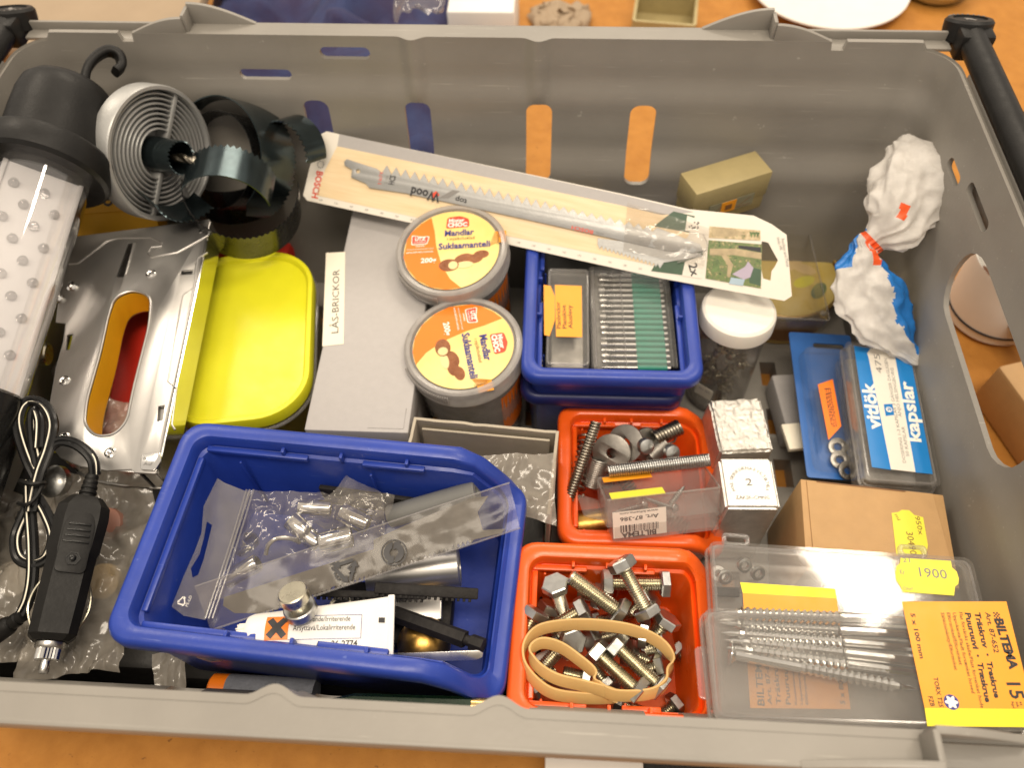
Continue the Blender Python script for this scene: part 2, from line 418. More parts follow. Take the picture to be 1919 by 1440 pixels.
def text(s, p0, p1, h, mat, parent, z=0.0, th=0.00006, bold=0.0, name='lettering', shear=0.0, M=None, fit=True):
    """lettering whose baseline runs from p0 to p1 (local x, y) with letters h tall, at local height z"""
    cu = bpy.data.curves.new('tmp', 'FONT'); cu.body = s; cu.size = 1.0; cu.extrude = 0; cu.resolution_u = 2; cu.shear = shear
    if bold: cu.offset = bold
    me = curve_mesh(cu, name)
    if not me.vertices: 
        return None
    xs = [v.co.x for v in me.vertices]; x0, x1 = min(xs), max(xs)
    dx, dy = p1[0] - p0[0], p1[1] - p0[1]; w = math.hypot(dx, dy); a = math.atan2(dy, dx)
    sy = h / 0.70; sx = w / max(1e-6, x1 - x0) if fit else sy
    me.transform((M or Matrix()) @ T(p0[0], p0[1], z + th) @ RZ(a) @ Matrix.Diagonal((sx, sy, 1, 1)) @ T(-x0, 0, 0))
    return ob(name, me, mat, parent, 0)
def ptext(M, s, a, b, hpx, mat, parent, z=0.0, bold=0.02, **kw):
    """the same with the baseline given by two photo positions on the frame's plane z; hpx = letter height in photo pixels"""
    p0, p1 = LP(M, *a, z), LP(M, *b, z)
    dx, dy = b[0] - a[0], b[1] - a[1]; l = math.hypot(dx, dy) or 1
    q = LP(M, a[0] + dy / l * hpx, a[1] - dx / l * hpx, z)
    ex, ey = p1[0] - p0[0], p1[1] - p0[1]; el = math.hypot(ex, ey)
    h = abs((q[0] - p0[0]) * -ey + (q[1] - p0[1]) * ex) / el
    return text(s, p0, p1, h, mat, parent, z, bold=bold, **kw)
def pplate(name, M, px, z0, th, mat, parent, holes=(), bev=0.0, h=None):
    hh = z0 + th if h is None else h
    return plate(name, [[LP(M, u, v, hh) for u, v in px]] + [[LP(M, u, v, hh) for u, v in q] for q in holes], z0, th, mat, parent, bev=bev)
def rpoly(pts, r, n=4):                           # round the corners of a polygon
    out = []; m = len(pts)
    for i in range(m):
        a, b, c = V(pts[i - 1]), V(pts[i]), V(pts[(i + 1) % m])
        d1, d2 = (a - b), (c - b); rr = min(r, d1.length * 0.45, d2.length * 0.45)
        p, q = b + d1.normalized() * rr, b + d2.normalized() * rr
        for k in range(n + 1):
            t = k / n; out.append(tuple((p * (1 - t) + b * t) * (1 - t) + (b * (1 - t) + q * t) * t))
    return out
def sheet(name, corners, nx, ny, amp, seed, mat, parent=None, fs=30.0, edge=0.0, bulge=0.0, th=0.0):
    """a crumpled film over four corners (counter-clockwise)"""
    a, b, c, d = [V(p) for p in corners]; nr = (b - a).cross(d - a).normalized()
    if nr.z < 0: nr = -nr
    vs = []
    for j in range(ny + 1):
        for i in range(nx + 1):
            s, t = i / nx, j / ny
            p = a * (1 - s) * (1 - t) + b * s * (1 - t) + c * s * t + d * (1 - s) * t
            q = p * fs + V((seed * 7.1, seed * 3.3, 0))
            w = noise.noise(q) + 0.9 * abs(noise.noise(q * 2.1)) + 0.5 * abs(noise.noise(q * 4.3))
            p = p + nr * (amp * w + bulge * math.sin(math.pi * s) * math.sin(math.pi * t))
            if edge:
                e = V((noise.noise(q * 1.3 + V((9, 0, 0))), noise.noise(q * 1.3 + V((0, 9, 0))), 0)) * edge
                p = p + e
            vs.append(p)
    fs_ = [(j * (nx + 1) + i, j * (nx + 1) + i + 1, (j + 1) * (nx + 1) + i + 1, (j + 1) * (nx + 1) + i) for j in range(ny) for i in range(nx)]
    o = mk(name, vs, fs_, mat, parent, 60)
    if th:
        me = o.data; b_ = bmesh.new(); b_.from_mesh(me)
        bmesh.ops.solidify(b_, geom=b_.faces[:], thickness=th); b_.to_mesh(me); b_.free(); sharp(me, 60)
    return o
def boolean(o, cutters):
    """cut the meshes out of o for good and delete the cutters"""
    for c in cutters:
        m = o.modifiers.new('cut', 'BOOLEAN'); m.object = c; m.operation = 'DIFFERENCE'; m.solver = 'MANIFOLD'
    dg = bpy.context.evaluated_depsgraph_get()
    me = bpy.data.meshes.new_from_object(o.evaluated_get(dg))
    old = o.data; o.modifiers.clear(); o.data = me; me.name = old.name
    for c in cutters: bpy.data.objects.remove(c)
    sharp(me, 30)
def struct(o): o['kind'] = 'structure'; return o
# ================================================================== the setting: table
tb = mk('table', [(-2, -2, 0), (2, -2, 0), (2, 2, 0), (-2, 2, 0)], [(0, 1, 2, 3)], 'table', None, 0); struct(tb)

# ================================================================== the crate
H = 0.2
def ss(a, b, x): 
    t = max(0, min(1, (x - a) / (b - a))); return t * t * (3 - 2 * t)
def wall_y(z):                                    # soft ledges in the long walls
    return 0.150 + 0.012 * ss(0.01, 0.08, z) + 0.006 * ss(0.07, 0.108, z) + 0.009 * ss(0.108, 0.132, z) + 0.003 * ss(0.13, 0.158, z) + 0.005 * ss(0.158, 0.178, z) + 0.002 * ss(0.178, 0.2, z)
def wall_x(z): return 0.278 - 0.36 * (0.187 - wall_y(z))
crate = thing('storage_crate', 'large grey plastic crate with slotted walls and black handle bars, filled with hardware', 'crate')
def dense_loop(hx, hy, r, nx=330, ny=70, nc=10):
    pts = []
    def seg(a, b, n):
        for k in range(n): pts.append((a[0] + (b[0] - a[0]) * k / n, a[1] + (b[1] - a[1]) * k / n))
    def arc(cx, cy, a0):
        for k in range(nc): 
            a = rad(a0 + 90 * k / nc); pts.append((cx + r * math.cos(a), cy + r * math.sin(a)))
    seg((hx, -hy + r), (hx, hy - r), ny); arc(hx - r, hy - r, 0)
    seg((hx - r, hy), (-hx + r, hy), nx); arc(-hx + r, hy - r, 90)
    seg((-hx, hy - r), (-hx, -hy + r), ny); arc(-hx + r, -hy + r, 180)
    seg((-hx + r, -hy), (hx - r, -hy), nx); arc(hx - r, -hy + r, 270)
    return pts
def column(x, y, z):                              # stiffening columns bulge inwards below the rim
    if abs(y) < 0.15: return 0
    f = 0
    for cx in (-0.038, 0.038):
        d = abs(x - cx) / 0.0098
        if d < 1: f = max(f, (math.cos(math.pi * d) + 1) / 2)
    return 0.0038 * f * ss(0.155, 0.17, z)
zs = [0.015 + (H - 0.015) * k / 40 for k in range(41)]
loops_o, loops_i = [], []
for z in zs:
    for lst, off in ((loops_i, 0), (loops_o, 0.003)):
        pts = dense_loop(wall_x(z) + off, wall_y(z) + off, 0.020 + off)
        lst.append([(x, y - math.copysign(column(x, y, z), y), z - (0.006 if (abs(x) > 0.262 and z > 0.199) else 0)) for x, y in pts])
base = [[(x, y, 0.0) for x, y, z in loops_o[0]]]
tub = loft('tub', base + loops_o + loops_i[::-1], 'crate', crate, True, True, 30)
cut = []
def cutter(M, outline, depth):
    cut.append(plate('cut', [outline], -depth / 2, depth, None, None, M=M))
def slot(cx, cz, w, h, r, wall):                  # wall: 0 back, 1 front, 2 right, 3 left
    if wall < 2:
        s = 1 if wall == 0 else -1
        cutter(T(0, 0.17 * s, 0) @ RX(rad(90)), rrect(w, h, r, 5, cx, cz), 0.06)
    else:
        s = 1 if wall == 2 else -1
        cutter(T(0.272 * s, 0, 0) @ RZ(rad(90)) @ RX(rad(90)), rrect(w, h, r, 5, cx, cz), 0.06)
for wl in (0, 1):
    for cx in (-0.105, -0.039, 0.039, 0.105):
        slot(cx, 0.132, 0.0165, 0.054, 0.006, wl)
    s = 1 if wl == 0 else -1
    slot(-0.08 * s, 0.189, 0.031, 0.0075, 0.0037, wl)
    slot(-0.133 * s, 0.1745, 0.033, 0.0065, 0.0032, wl)
for wl in (2, 3):
    slot(0.006 if wl == 2 else -0.006, 0.143, 0.122, 0.042, 0.018, wl)
    slot(0.118, 0.165, 0.020, 0.007, 0.0034, wl)
    slot(-0.118, 0.165, 0.020, 0.007, 0.0034, wl)
    slot(0.083, 0.172, 0.034, 0.007, 0.0034, wl)
for sx in (-1, 1):                                # the notches at the pivot ends of the handle bars
    for sy in (-1, 1):
        cutter(T(0.2135 * sx, 0.17 * sy, 0) @ RX(rad(90)), [(-0.0035, 0.1945), (0.0035, 0.1945), (0.0065, 0.21), (-0.0065, 0.21)], 0.08)
boolean(tub, cut)
# holes in the crate floor
cut = []
for i in range(-5, 6):
    for j in range(-3, 4):
        cut.append(rbox('cut', (0.011, 0.020, 0.08), (i * 0.041, j * 0.039, 0.0), None, None, 0))
cb = bmesh.new()
for c in cut: cb.from_mesh(c.data)
cme = bpy.data.meshes.new('cut'); cb.to_mesh(cme); cb.free()
for c in cut: bpy.data.objects.remove(c)
boolean(tub, [link(bpy.data.objects.new('cut', cme))])
def arc_prof(x0, x1, h, n=10, z0=0.1985, z1=0.2):  # stacking fin: rises from x0 to x1
    top = [(x0 + (x1 - x0) * k / n, z1 + h * math.sin(math.pi / 2 * k / n)) for k in range(n + 1)]
    return [(x0, z0)] + top + [(x1, z0)]
for s in (1, -1):
    RM = RZ(0 if s == 1 else math.pi)
    xs_ = [-0.1745 + 0.349 * k / 140 for k in range(141)]
    plate('rim_flange', [[(x_, 0.1878 - column(x_, 0.19, 0.2)) for x_ in xs_] + [(0.1745, 0.1988), (-0.1745, 0.1988)]], 0.1965, 0.0032, 'crate', crate, M=RM)
    rbox('rim_lip', (0.566, 0.0022, 0.009), (0, 0.1992, 0.1953), 'crate', crate, 0.0008, RM)
    for sx in (-1, 1):
        rbox('rim_channel', (0.105, 0.0090, 0.002), (0.2275 * sx, 0.1942, 0.1935), 'crate', crate, 0.0004, RM)
        plate('stacking_fin', [arc_prof(0.2085 * sx, 0.1755 * sx, 0.0095)], -0.00135, 0.0027, 'crate', crate, M=RM @ T(0, 0.1885, 0) @ RX(rad(90)), bev=0.0004)
        plate('stacking_fin', [arc_prof(0.135 * sx, 0.1745 * sx, 0.0125)], -0.00125, 0.0025, 'crate', crate, M=RM @ T(0, 0.1993, 0) @ RX(rad(90)), bev=0.0004)
        rbox('fin_web', (0.0022, 0.0105, 0.0125), (0.1748 * sx, 0.1938, 0.2045), 'crate', crate, 0.0004, RM)
    # side rim and the black bar along the short side
    rbox('side_rim', (0.0020, 0.33, 0.036), (0.2838, 0, 0.1775), 'crate', crate, 0.0008, RM)
    hb = sweep('handle_bar', [(0.2905, y, 0.1985) for y in (-0.192, -0.15, -0.06, 0.06, 0.15, 0.192)], rrect(0.015, 0.0165, 0.0068, 5), 'black', crate, M=RM)
    for sy in (1, -1):
        kn = lathe('bar_pivot', [(0.0128, -0.006), (0.0135, 0.0), (0.0135, 0.0045), (0.0122, 0.006), (0.0095, 0.0062), (0.0093, 0.0052), (0, 0.0052)], 'black', crate, 32, M=RM @ T(0.2905, 0.2035 * sy, 0.1985) @ RX(rad(-22 * sy)))
        rbox('pivot_block', (0.019, 0.014, 0.016), (0.2905, 0.1915 * sy, 0.1975), 'black', crate, 0.002, RM)
        plate('arrow_mark', [[(-0.001, -0.004), (0.001, -0.004), (0.001, 0.0), (0.003, 0.0), (0, 0.004), (-0.003, 0.0), (-0.001, 0.0)]], 0.0053, 0.0002, 'ink_grey', crate, M=RM @ T(0.2905, 0.2035 * sy, 0.1985) @ RX(rad(-22 * sy)) @ RZ(0.6))
        for k in range(9):
            rbox('pivot_mark', (0.0008, 0.0014, 0.0002), (0, 0.0114, 0.00625), 'ink_grey', crate, 0, M=RM @ T(0.2905, 0.2035 * sy, 0.1985) @ RX(rad(-22 * sy)) @ RZ(rad(-60 + k * 15)))
# ================================================================== open-fronted storage bins
def make_bin(name, label, M, L, W, Hb, drop, mat, tabs=True, group='small plastic storage bins', f0=0.74, f1=0.93):
    """local frame: x from the tall back (0) to the low front (L), y across, z = 0 at the base"""
    t = thing(name, label, 'storage bin', M, group)
    def rim(x):
        return Hb - drop * max(0.0, min(1.0, (x / L - f0) / (f1 - f0)))
    def loop(inset, f):
        pts = []
        for x, y in rrect(L - 2 * inset, W - 2 * inset, max(0.002, 0.011 - inset * 0.5), 6, L / 2, 0, dense=0): pts.append((x, y))
        out = []
        for i, p in enumerate(pts):
            q = pts[(i + 1) % len(pts)]; n = 14 if math.hypot(q[0] - p[0], q[1] - p[1]) > 0.02 else 1
            for k in range(n): out.append((p[0] + (q[0] - p[0]) * k / n, p[1] + (q[1] - p[1]) * k / n))
        return [(x, y, f(rim(x))) for x, y in out]
    prof = [(0.0085, lambda r: 0.0), (0.0075, lambda r: 0.0015), (0.0052, lambda r: r - 0.012), (0.0050, lambda r: r - 0.0085), (0.0004, lambda r: r - 0.0085),
            (0.0, lambda r: r - 0.0075), (0.0002, lambda r: r - 0.0022), (0.0010, lambda r: r - 0.0008), (0.0024, lambda r: r), (0.0060, lambda r: r - 0.0001),
            (0.0076, lambda r: r - 0.0008), (0.0084, lambda r: r - 0.0025), (0.0086, lambda r: r - 0.0085), (0.0102, lambda r: r - 0.0092),
            (0.0106, lambda r: r - 0.0105), (0.0125, lambda r: 0.006), (0.0145, lambda r: 0.002)]
    loft('shell', [loop(i, f) for i, f in prof], mat, t, True, True, 40)
    if tabs:
        for fx in (0.30, 0.47, 0.66):
            for sy in (-1, 1):
                rbox('tab', (0.0016, 0.0035, 0.0060), (fx * L, sy * (W / 2 - 0.0094), Hb - 0.0068), mat, t, 0.0004)
        for sy in (-1, 1):
            rbox('stacking_ledge', (0.30 * L, 0.0028, 0.0032), (0.22 * L, sy * (W / 2 - 0.0106), Hb - 0.0090), mat, t, 0.0006)
            rbox('stacking_ledge', (0.18 * L, 0.0028, 0.0032), (0.62 * L, sy * (W / 2 - 0.0106), Hb - 0.0090), mat, t, 0.0006)
        rbox('stacking_ledge', (0.0028, 0.7 * W, 0.0032), (0.0106, 0, Hb - 0.0090), mat, t, 0.0006)
        for sy in (-1, 1):
            rbox('wall_rib', (0.0012, 0.0012, Hb * 0.6), (0.16 * L, sy * (W / 2 - 0.0128), Hb * 0.5), mat, t, 0.0003)
            rbox('wall_rib', (0.0012, 0.0012, Hb * 0.6), (0.55 * L, sy * (W / 2 - 0.0128), Hb * 0.5), mat, t, 0.0003)
    return t
def bin_frame(bl, fl, fr, br, z, Hb):
    """photo positions on the rim (height z): far and near corner of the tall end, near and far point towards the low end"""
    a, b, c, d = P(*bl, z), P(*fl, z), P(*fr, z), P(*br, z)
    o = (a + b) / 2; x = ((c - b).normalized() + (d - a).normalized())
    M = FR(o, o + x, o + V((0, 0, 1)).cross(x))
    return M @ T(0, 0, -Hb), (a - b).length
BIG, w = bin_frame((338, 783), (193, 1205), (880, 1298), (880, 826), 0.155, 0.075)
make_bin('storage_bin', 'large open blue plastic bin full of bags and small parts at the front', BIG, 0.166, 0.106, 0.075, 0.034, 'blue', f0=0.84, f1=0.965)
print('big bin width', w)
M2 = FLAT(1150, 712, 0.108, 1300, 712)
c = P(1148, 712, 0.108)
MID = FR(c, c + (P(1138, 400, 0.108) - c), c + V((-1, 0, 0))) @ T(0, 0, -0.075)
make_bin('storage_bin', 'middle blue plastic bin holding the clear case of rotary bits', MID, 0.165, 0.104, 0.075, 0.035, 'blue')
LOW = MID @ T(-0.002, 0.004, -0.0215)
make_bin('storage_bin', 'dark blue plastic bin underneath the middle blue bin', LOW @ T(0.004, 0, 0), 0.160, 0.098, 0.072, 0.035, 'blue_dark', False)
c = P(955, 1174, 0.117)
OL = FR(c, c + (P(1326, 1192, 0.117) - c), c + V((0, 1, 0))) @ T(0, 0, -0.05)
make_bin('storage_bin', 'orange plastic bin at the front filled with hex bolts and a rubber band', OL, 0.096, 0.084, 0.05, 0.012, 'orange', f0=0.86, f1=0.97)
c = P(1045, 880, 0.066)
OU = FR(c, c + (P(1340, 886, 0.066) - c), c + V((0, 1, 0))) @ T(0, 0, -0.05)
make_bin('storage_bin', 'orange plastic bin behind the bolt bin, holding springs and washers', OU, 0.096, 0.092, 0.05, 0.014, 'orange', f0=0.8, f1=0.95)
# ================================================================== bolts in the front orange bin
BOLT = {}
def hexloop(af, z, r=1.0, a0=0.0):
    R = af / math.sqrt(3) * r
    return [(R * math.cos(a0 + math.pi / 3 * k), R * math.sin(a0 + math.pi / 3 * k), z) for k in range(6)]
def thread_prof(r, z0, z1, pitch, tip=True):
    pr = []; z = z0
    while z < z1 - pitch * 0.5:
        pr += [(r * 0.84, z), (r, z + pitch * 0.5)]; z += pitch
    pr += [(r * 0.80, z1)]
    return pr
def hex_mesh(af, h, name):
    o = loft(name, [hexloop(af, 0, 0.90), hexloop(af, h * 0.10, 1.0), hexloop(af, h * 0.86, 1.0), hexloop(af, h, 0.88)], 'zinc_grey', None, True, True, 20)
    me = o.data; bpy.data.objects.remove(o); return me
BOLT['head'] = hex_mesh(0.0102, 0.0044, 'head'); BOLT['nut'] = hex_mesh(0.0102, 0.0052, 'nut')
def shank_mesh(L, r=0.0030):
    k = ('s', round(L, 3), r)
    if k not in BOLT:
        o = lathe('shank', thread_prof(r, 0.0, L, 0.0011), 'zinc', None, 14, ang=25)
        BOLT[k] = o.data; bpy.data.objects.remove(o)
    return BOLT[k]
def bolt(head, tip, label, nut=None, zh=0.115, zt=0.108, L=None, cat='bolt', fat=1.0):
    fat *= 1.14
    a, b = P(*head, zh), P(*tip, zt)
    M = AX(a, b - a) @ RZ(random.uniform(0, 1))
    t = thing('hex_bolt', label, cat, M, 'hex bolts in the orange bin')
    ln = L or (b - a).length
    h = link(bpy.data.objects.new('head', BOLT['head']), t); h.location = (0, 0, -0.0022); h.scale = (fat, fat, 1)
    s = link(bpy.data.objects.new('shank', shank_mesh(ln)), t); s.scale = (fat, fat, 1)
    if nut is not None:
        q = link(bpy.data.objects.new('nut', BOLT['nut']), t); q.location = (0, 0, ln * nut); q.rotation_euler = (0, 0, 0.4); q.scale = (fat, fat, 1)
    return t
random.seed(4)
bolt((1212, 1147), (1160, 1048), 'hex bolt on top of the pile, propped upright with a nut on its upper end', 0.80, 0.117, 0.128)
bolt((1246, 1095), (1128, 1094), 'hex bolt lying level at the back of the orange bin, nut on its left end', 0.83, 0.110, 0.110)
bolt((1160, 1148), (1068, 1080), 'thick hex bolt slanting across the top, its bare tip pointing to the upper left', None, 0.113, 0.121, fat=1.12)
bolt((1041, 1098), (1056, 1150), 'hex bolt standing head up at the left of the thick slanting bolt', None, 0.118, 0.100)
bolt((1092, 1144), (1030, 1180), 'hex bolt below the thick slanting bolt, pointing to the lower left', None, 0.114, 0.108)
bolt((1004, 1152), (958, 1232), 'long hex bolt leaning along the left wall of the bolt pile', None, 0.113, 0.104)
bolt((963, 1182), (995, 1158), 'hex bolt half hidden under the rim of the blue bin', None, 0.107, 0.104)
bolt((1206, 1188), (1118, 1166), 'hex bolt lying level just under the propped bolt, head to the right', None, 0.112, 0.110)
bolt((1250, 1164), (1222, 1205), 'hex bolt at the right wall of the orange bin with its head up', None, 0.113, 0.105)
bolt((1072, 1203), (1048, 1180), 'hex bolt head framed by the rubber band at its upper middle', None, 0.113, 0.102)
bolt((1194, 1296), (1115, 1222), 'hex bolt with a nut lying across the front, left of its parallel twin', 0.86, 0.110, 0.112)
bolt((1236, 1288), (1152, 1208), 'hex bolt with a shiny nut lying across the front, right of its parallel twin', 0.86, 0.109, 0.111)
bolt((1052, 1214), (1012, 1258), 'hex bolt lying inside the small loop of the rubber band', None, 0.104, 0.098)
bolt((960, 1252), (985, 1215), 'reddish reflecting hex bolt head beside the blue bin wall', None, 0.103, 0.098)
bolt((994, 1288), (1040, 1262), 'hex bolt head in the near left corner of the orange bin', None, 0.100, 0.096)
bolt((1246, 1208), (1212, 1218), 'small hex bolt head against the right wall, halfway along', None, 0.108, 0.102)
bolt((1243, 1248), (1205, 1258), 'hex bolt head at the right, where the rubber band bends round', None, 0.104, 0.098)
bolt((1098, 1272), (1056, 1262), 'hex bolt deep at the front, seen through the small rubber band loop', None, 0.094, 0.094)
bolt((1140, 1290), (1105, 1245), 'shiny hex bolt beside the end of the rubber band near the front', None, 0.102, 0.098)
bolt((1216, 1122), (1185, 1150), 'bright hex bolt head peeping out between the propped and the level bolt', None, 0.107, 0.100)
bolt((1120, 1118), (1085, 1110), 'hex bolt low in the pile, behind the thick slanting bolt', None, 0.096, 0.094)
bolt((1180, 1225), (1215, 1240), 'hex bolt low under the right arm of the rubber band', None, 0.100, 0.096)
bolt((1032, 1140), (1010, 1190), 'hex bolt low in the pile, under the head-up bolt', None, 0.098, 0.090)
bolt((1110, 1200), (1150, 1190), 'hex bolt low in the middle of the pile under the rubber band', None, 0.100, 0.096)
for i, (a, b) in enumerate((((1005, 1240), (1080, 1210)), ((1020, 1265), (1075, 1290)))):
    M = AX(P(*a, 0.094), P(*b, 0.094) - P(*a, 0.094))
    o = lathe('wall_plug', [(0.0025, 0), (0.0030, 0.002), (0.0028, 0.022), (0.002, 0.025)], 'pink_plug' if i else 'white_cap', None, 12)
    tag(o, ('white plastic plug', 'pinkish brown plastic plug')[i] + ' lying under the rubber band among the bolts', 'wall plug', None, M)
# a lower heap so that the bin floor is covered
for k in range(9):
    x, y = random.uniform(0.022, 0.088), random.uniform(-0.026, 0.026)
    p = OL @ V((x, y, 0.008)); a = random.uniform(0, 6.28)
    t = thing('hex_bolt', 'hex bolt mostly buried at the bottom of the bolt pile', 'bolt', AX(p, (math.cos(a), math.sin(a), 0.05)), 'buried hex bolts')
    h = link(bpy.data.objects.new('head', BOLT['head']), t); h.location = (0, 0, -0.002)
    link(bpy.data.objects.new('shank', shank_mesh(0.025)), t)
# rubber band: a flat loop folded into two arms
rb = [(1252, 1262, .113), (1258, 1235, .115), (1235, 1205, .117), (1185, 1182, .119), (1120, 1172, .120), (1060, 1172, .1195), (1010, 1182, .1185), (985, 1210, .117), (982, 1245, .1155), (1000, 1275, .114), (1035, 1300, .1125), (1090, 1309, .112),
      (1150, 1308, .1115), (1135, 1297, .1155), (1090, 1285, .1165), (1040, 1272, .117), (1005, 1248, .118), (995, 1222, .119), (1015, 1206, .1195), (1050, 1214, .119), (1085, 1238, .118), (1112, 1262, .117), (1116, 1282, .1165), (1150, 1303, .1150), (1215, 1302, .1135), (1245, 1285, .113)]
pts = [P(*q) for q in rb]
tag(sweep('rubber_band', smooth_path(pts, 5, True), rrect(0.0062, 0.0012, 0.0004, 2), 'rubber_band', None, True, 50, up=(0, 0.75, 1)), 'tan rubber band looped twice on top of the bolts', 'rubber band')

# ================================================================== springs, washers and the small clear box in the rear orange bin
def spring(a, b, R, wire, turns, label, mat='spring_steel', eye=False):
    a, b = V(a), V(b); M = AX(a, b - a); L = (b - a).length
    n = int(turns * 12)
    pts = [(R * math.cos(2 * math.pi * k / 12), R * math.sin(2 * math.pi * k / 12), L * k / n) for k in range(n + 1)]
    if eye:
        pts += [(R * 0.5 * math.cos(t), 0, L + R * 0.9 + R * 0.8 * math.sin(t)) for t in (math.pi * 1.4, math.pi, math.pi * 0.6, math.pi * 0.2, -math.pi * 0.2)]
    o = sweep('coil_spring', pts, circ(wire, 6), mat, None, False, 60)
    tag(o, label, 'spring', 'springs in the rear orange bin', M)
    return o
spring(P(1117, 792, 0.085), P(1066, 935, 0.062), 0.0026, 0.0008, 27, 'long thin dark coil spring leaning against the left wall of the orange bin')
spring(P(1100, 820, 0.055), P(1075, 925, 0.052), 0.0058, 0.0008, 10, 'wide open coil spring at the left of the spring bin')
spring(P(1124, 862, 0.062), P(1108, 912, 0.050), 0.0056, 0.0009, 14, 'short tight grey coil spring standing beside the big washer', 'old_steel')
spring(P(1118, 838, 0.055), P(1158, 880, 0.060), 0.0036, 0.0007, 9, 'small open coil spring crossing below the big washer')
spring(P(1228, 822, 0.070), P(1275, 800, 0.072), 0.0042, 0.0010, 9, 'coil spring with an open pitch at the far right of the orange bin')
spring(P(1216, 858, 0.064), P(1246, 832, 0.066), 0.0055, 0.0007, 16, 'tight grey coil spring with a wire eye at its end', 'old_steel', True)
spring(P(1140, 884, 0.078), P(1330, 862, 0.082), 0.0033, 0.0006, 44, 'long tight coil spring sticking out over the right rim of the bin', 'zinc_grey')
def washer(u, v, z, n, R, r, label):
    o = plate('washer', [circ(R, 40), circ(r, 24)], -0.0009, 0.0018, 'old_steel', None, bev=0.0003)
    tag(o, label, 'washer', 'washers among the springs', AX(P(u, v, z), n))
washer(1146, 850, 0.068, (-0.35, -0.55, 0.75), 0.0115, 0.003, 'large flat steel washer standing nearest among the springs')
washer(1172, 832, 0.070, (-0.45, -0.35, 0.65), 0.0115, 0.003, 'large flat steel washer leaning behind the nearest washer')
washer(1208, 832, 0.066, (0.45, -0.65, 0.6), 0.0100, 0.003, 'large pale steel washer leaning right of the other two')
for (u, v, lab) in ((1208, 836, 'domed steel rivet head in front of the pale washer'), (1256, 848, 'small flat round steel stud beside the spring with an eye')):
    tag(lathe('steel_stud', [(0.0050, 0), (0.0050, 0.002), (0.0044, 0.0034), (0.0020, 0.0042), (0, 0.0043)], 'zinc_grey', None, 20), lab, 'stud', None, AX(P(u, v, 0.075), (0.35, -0.55, 0.7)))
tag(lathe('brass_bushing', [(0.0085, 0), (0.0085, 0.018), (0.006, 0.02), (0.006, 0.002)], 'brass', None, 28), 'brass bushing lying under the small clear screw box', 'bushing', None, AX(P(1085, 985, 0.045), (1, 0.1, 0.15)))
for k in range(8):
    p = OU @ V((random.uniform(0.02, 0.08), random.uniform(-0.03, 0.03), 0.010))
    a = random.uniform(0, 6.28)
    tag(sweep('coil_spring', [(0.004 * math.cos(2 * math.pi * q / 10), 0.004 * math.sin(2 * math.pi * q / 10), 0.0022 * q / 10) for q in range(100)], circ(0.0007, 5), 'spring_steel', None, False, 60),
        'dark coil spring buried at the bottom of the spring bin', 'spring', 'buried springs', AX(p, (math.cos(a), math.sin(a), 0.1)))
def pan_screw(name, a, b, r, headr, label, cat='screw', mat='zinc_grey', group=None, flat=False, smooth=0.0, pitch=None):
    a, b = V(a), V(b); M = AX(a, b - a); L = (b - a).length
    t = thing(name, label, cat, M, group)
    hp = [(headr, -0.0001), (headr, 0.0004), (r, headr - r)] if flat else [(0.0, -headr * 0.75), (headr * 0.6, -headr * 0.62), (headr, -headr * 0.15), (headr, 0), (r * 0.8, 0.0001)]
    lathe('head', hp, mat, t, 16)
    z0 = L * smooth; pt = pitch or r * 0.75
    pr = ([(r * 0.8, 0), (r * 0.8, z0)] if smooth else []) ; z = z0 + (0.0002 if smooth else 0)
    while z < L - 4 * pt: pr += [(r * 0.66, z), (r, z + pt * 0.5)]; z += pt
    pr += [(r * 0.66, L - 4 * pt), (r * 0.7, L - 3 * pt), (r * 0.45, L - 2.6 * pt), (r * 0.45, L - 1.4 * pt), (0, L)]
    lathe('shank', pr, mat, t, 10, ang=25)
    return t
# clear box of sheet-metal screws, label facing the camera
fl, fr_ = P(1138, 1016, 0.072), P(1352, 991, 0.072)
SB = FR(fl, fr_, fl + V((0, 0, 1)).cross(fr_ - fl)) @ RX(rad(-38))
Wb = (fr_ - fl).length; Hb, Db = 0.025, 0.027
t = thing('screw_box', 'small clear plastic box of screws with yellow label and barcode, lying on the spring bin', 'box', SB)
def shell_box(name, w, d, h, mat, parent, wall=0.0011, r=0.002, M=None, open_top=False):
    lo = lambda ww, dd, z, rr: [(x, y, z) for x, y in rrect(ww, dd, rr, 4)]
    loops = [lo(w, d, 0, r), lo(w, d, h, r), lo(w - 2 * wall, d - 2 * wall, h, max(r - wall, 0.0004)), lo(w - 2 * wall, d - 2 * wall, wall, max(r - wall, 0.0004))]
    return loft(name, loops, mat, parent, True, True, 30, M)
shell_box('tray', Wb, Db, 0.0165, 'clear_frost', t, M=T(Wb / 2, Db / 2, 0.0085))
shell_box('lid', Wb - 0.004, Db + 0.0015, 0.0085, 'clear_frost', t, M=T(Wb / 2 + 0.001, Db / 2, 0.0))
tube('tray_rim', [(0.001, -0.0004, 0.0252), (Wb - 0.001, -0.0004, 0.0252), (Wb - 0.001, Db, 0.0252), (0.001, Db, 0.0252)], 0.0007, 'clear_dull', t, 6, 1, True, smooth=False)
FM = SB @ RX(rad(90))                              # front face: x right, y up
lab = rbox('label', (0.0292, 0.0002, 0.0158), (0.0035 + 0.0146, -0.0004, 0.0095), 'paper', t, 0)
MF = T(0, -0.0005, 0) @ RX(rad(90))
def ftext(s, x0, x1, y, h, mat='ink', bold=0.02):  # upside down lettering on the front label
    text(s, (x1, y), (x0, y), h, mat, lab, 0.0, bold=bold, M=MF)
rbox('label_band', (0.0292, 0.0075, 0.0002), (0.0035 + 0.0146, 0.0032, 0.0255), 'label_lemon', t, 0)
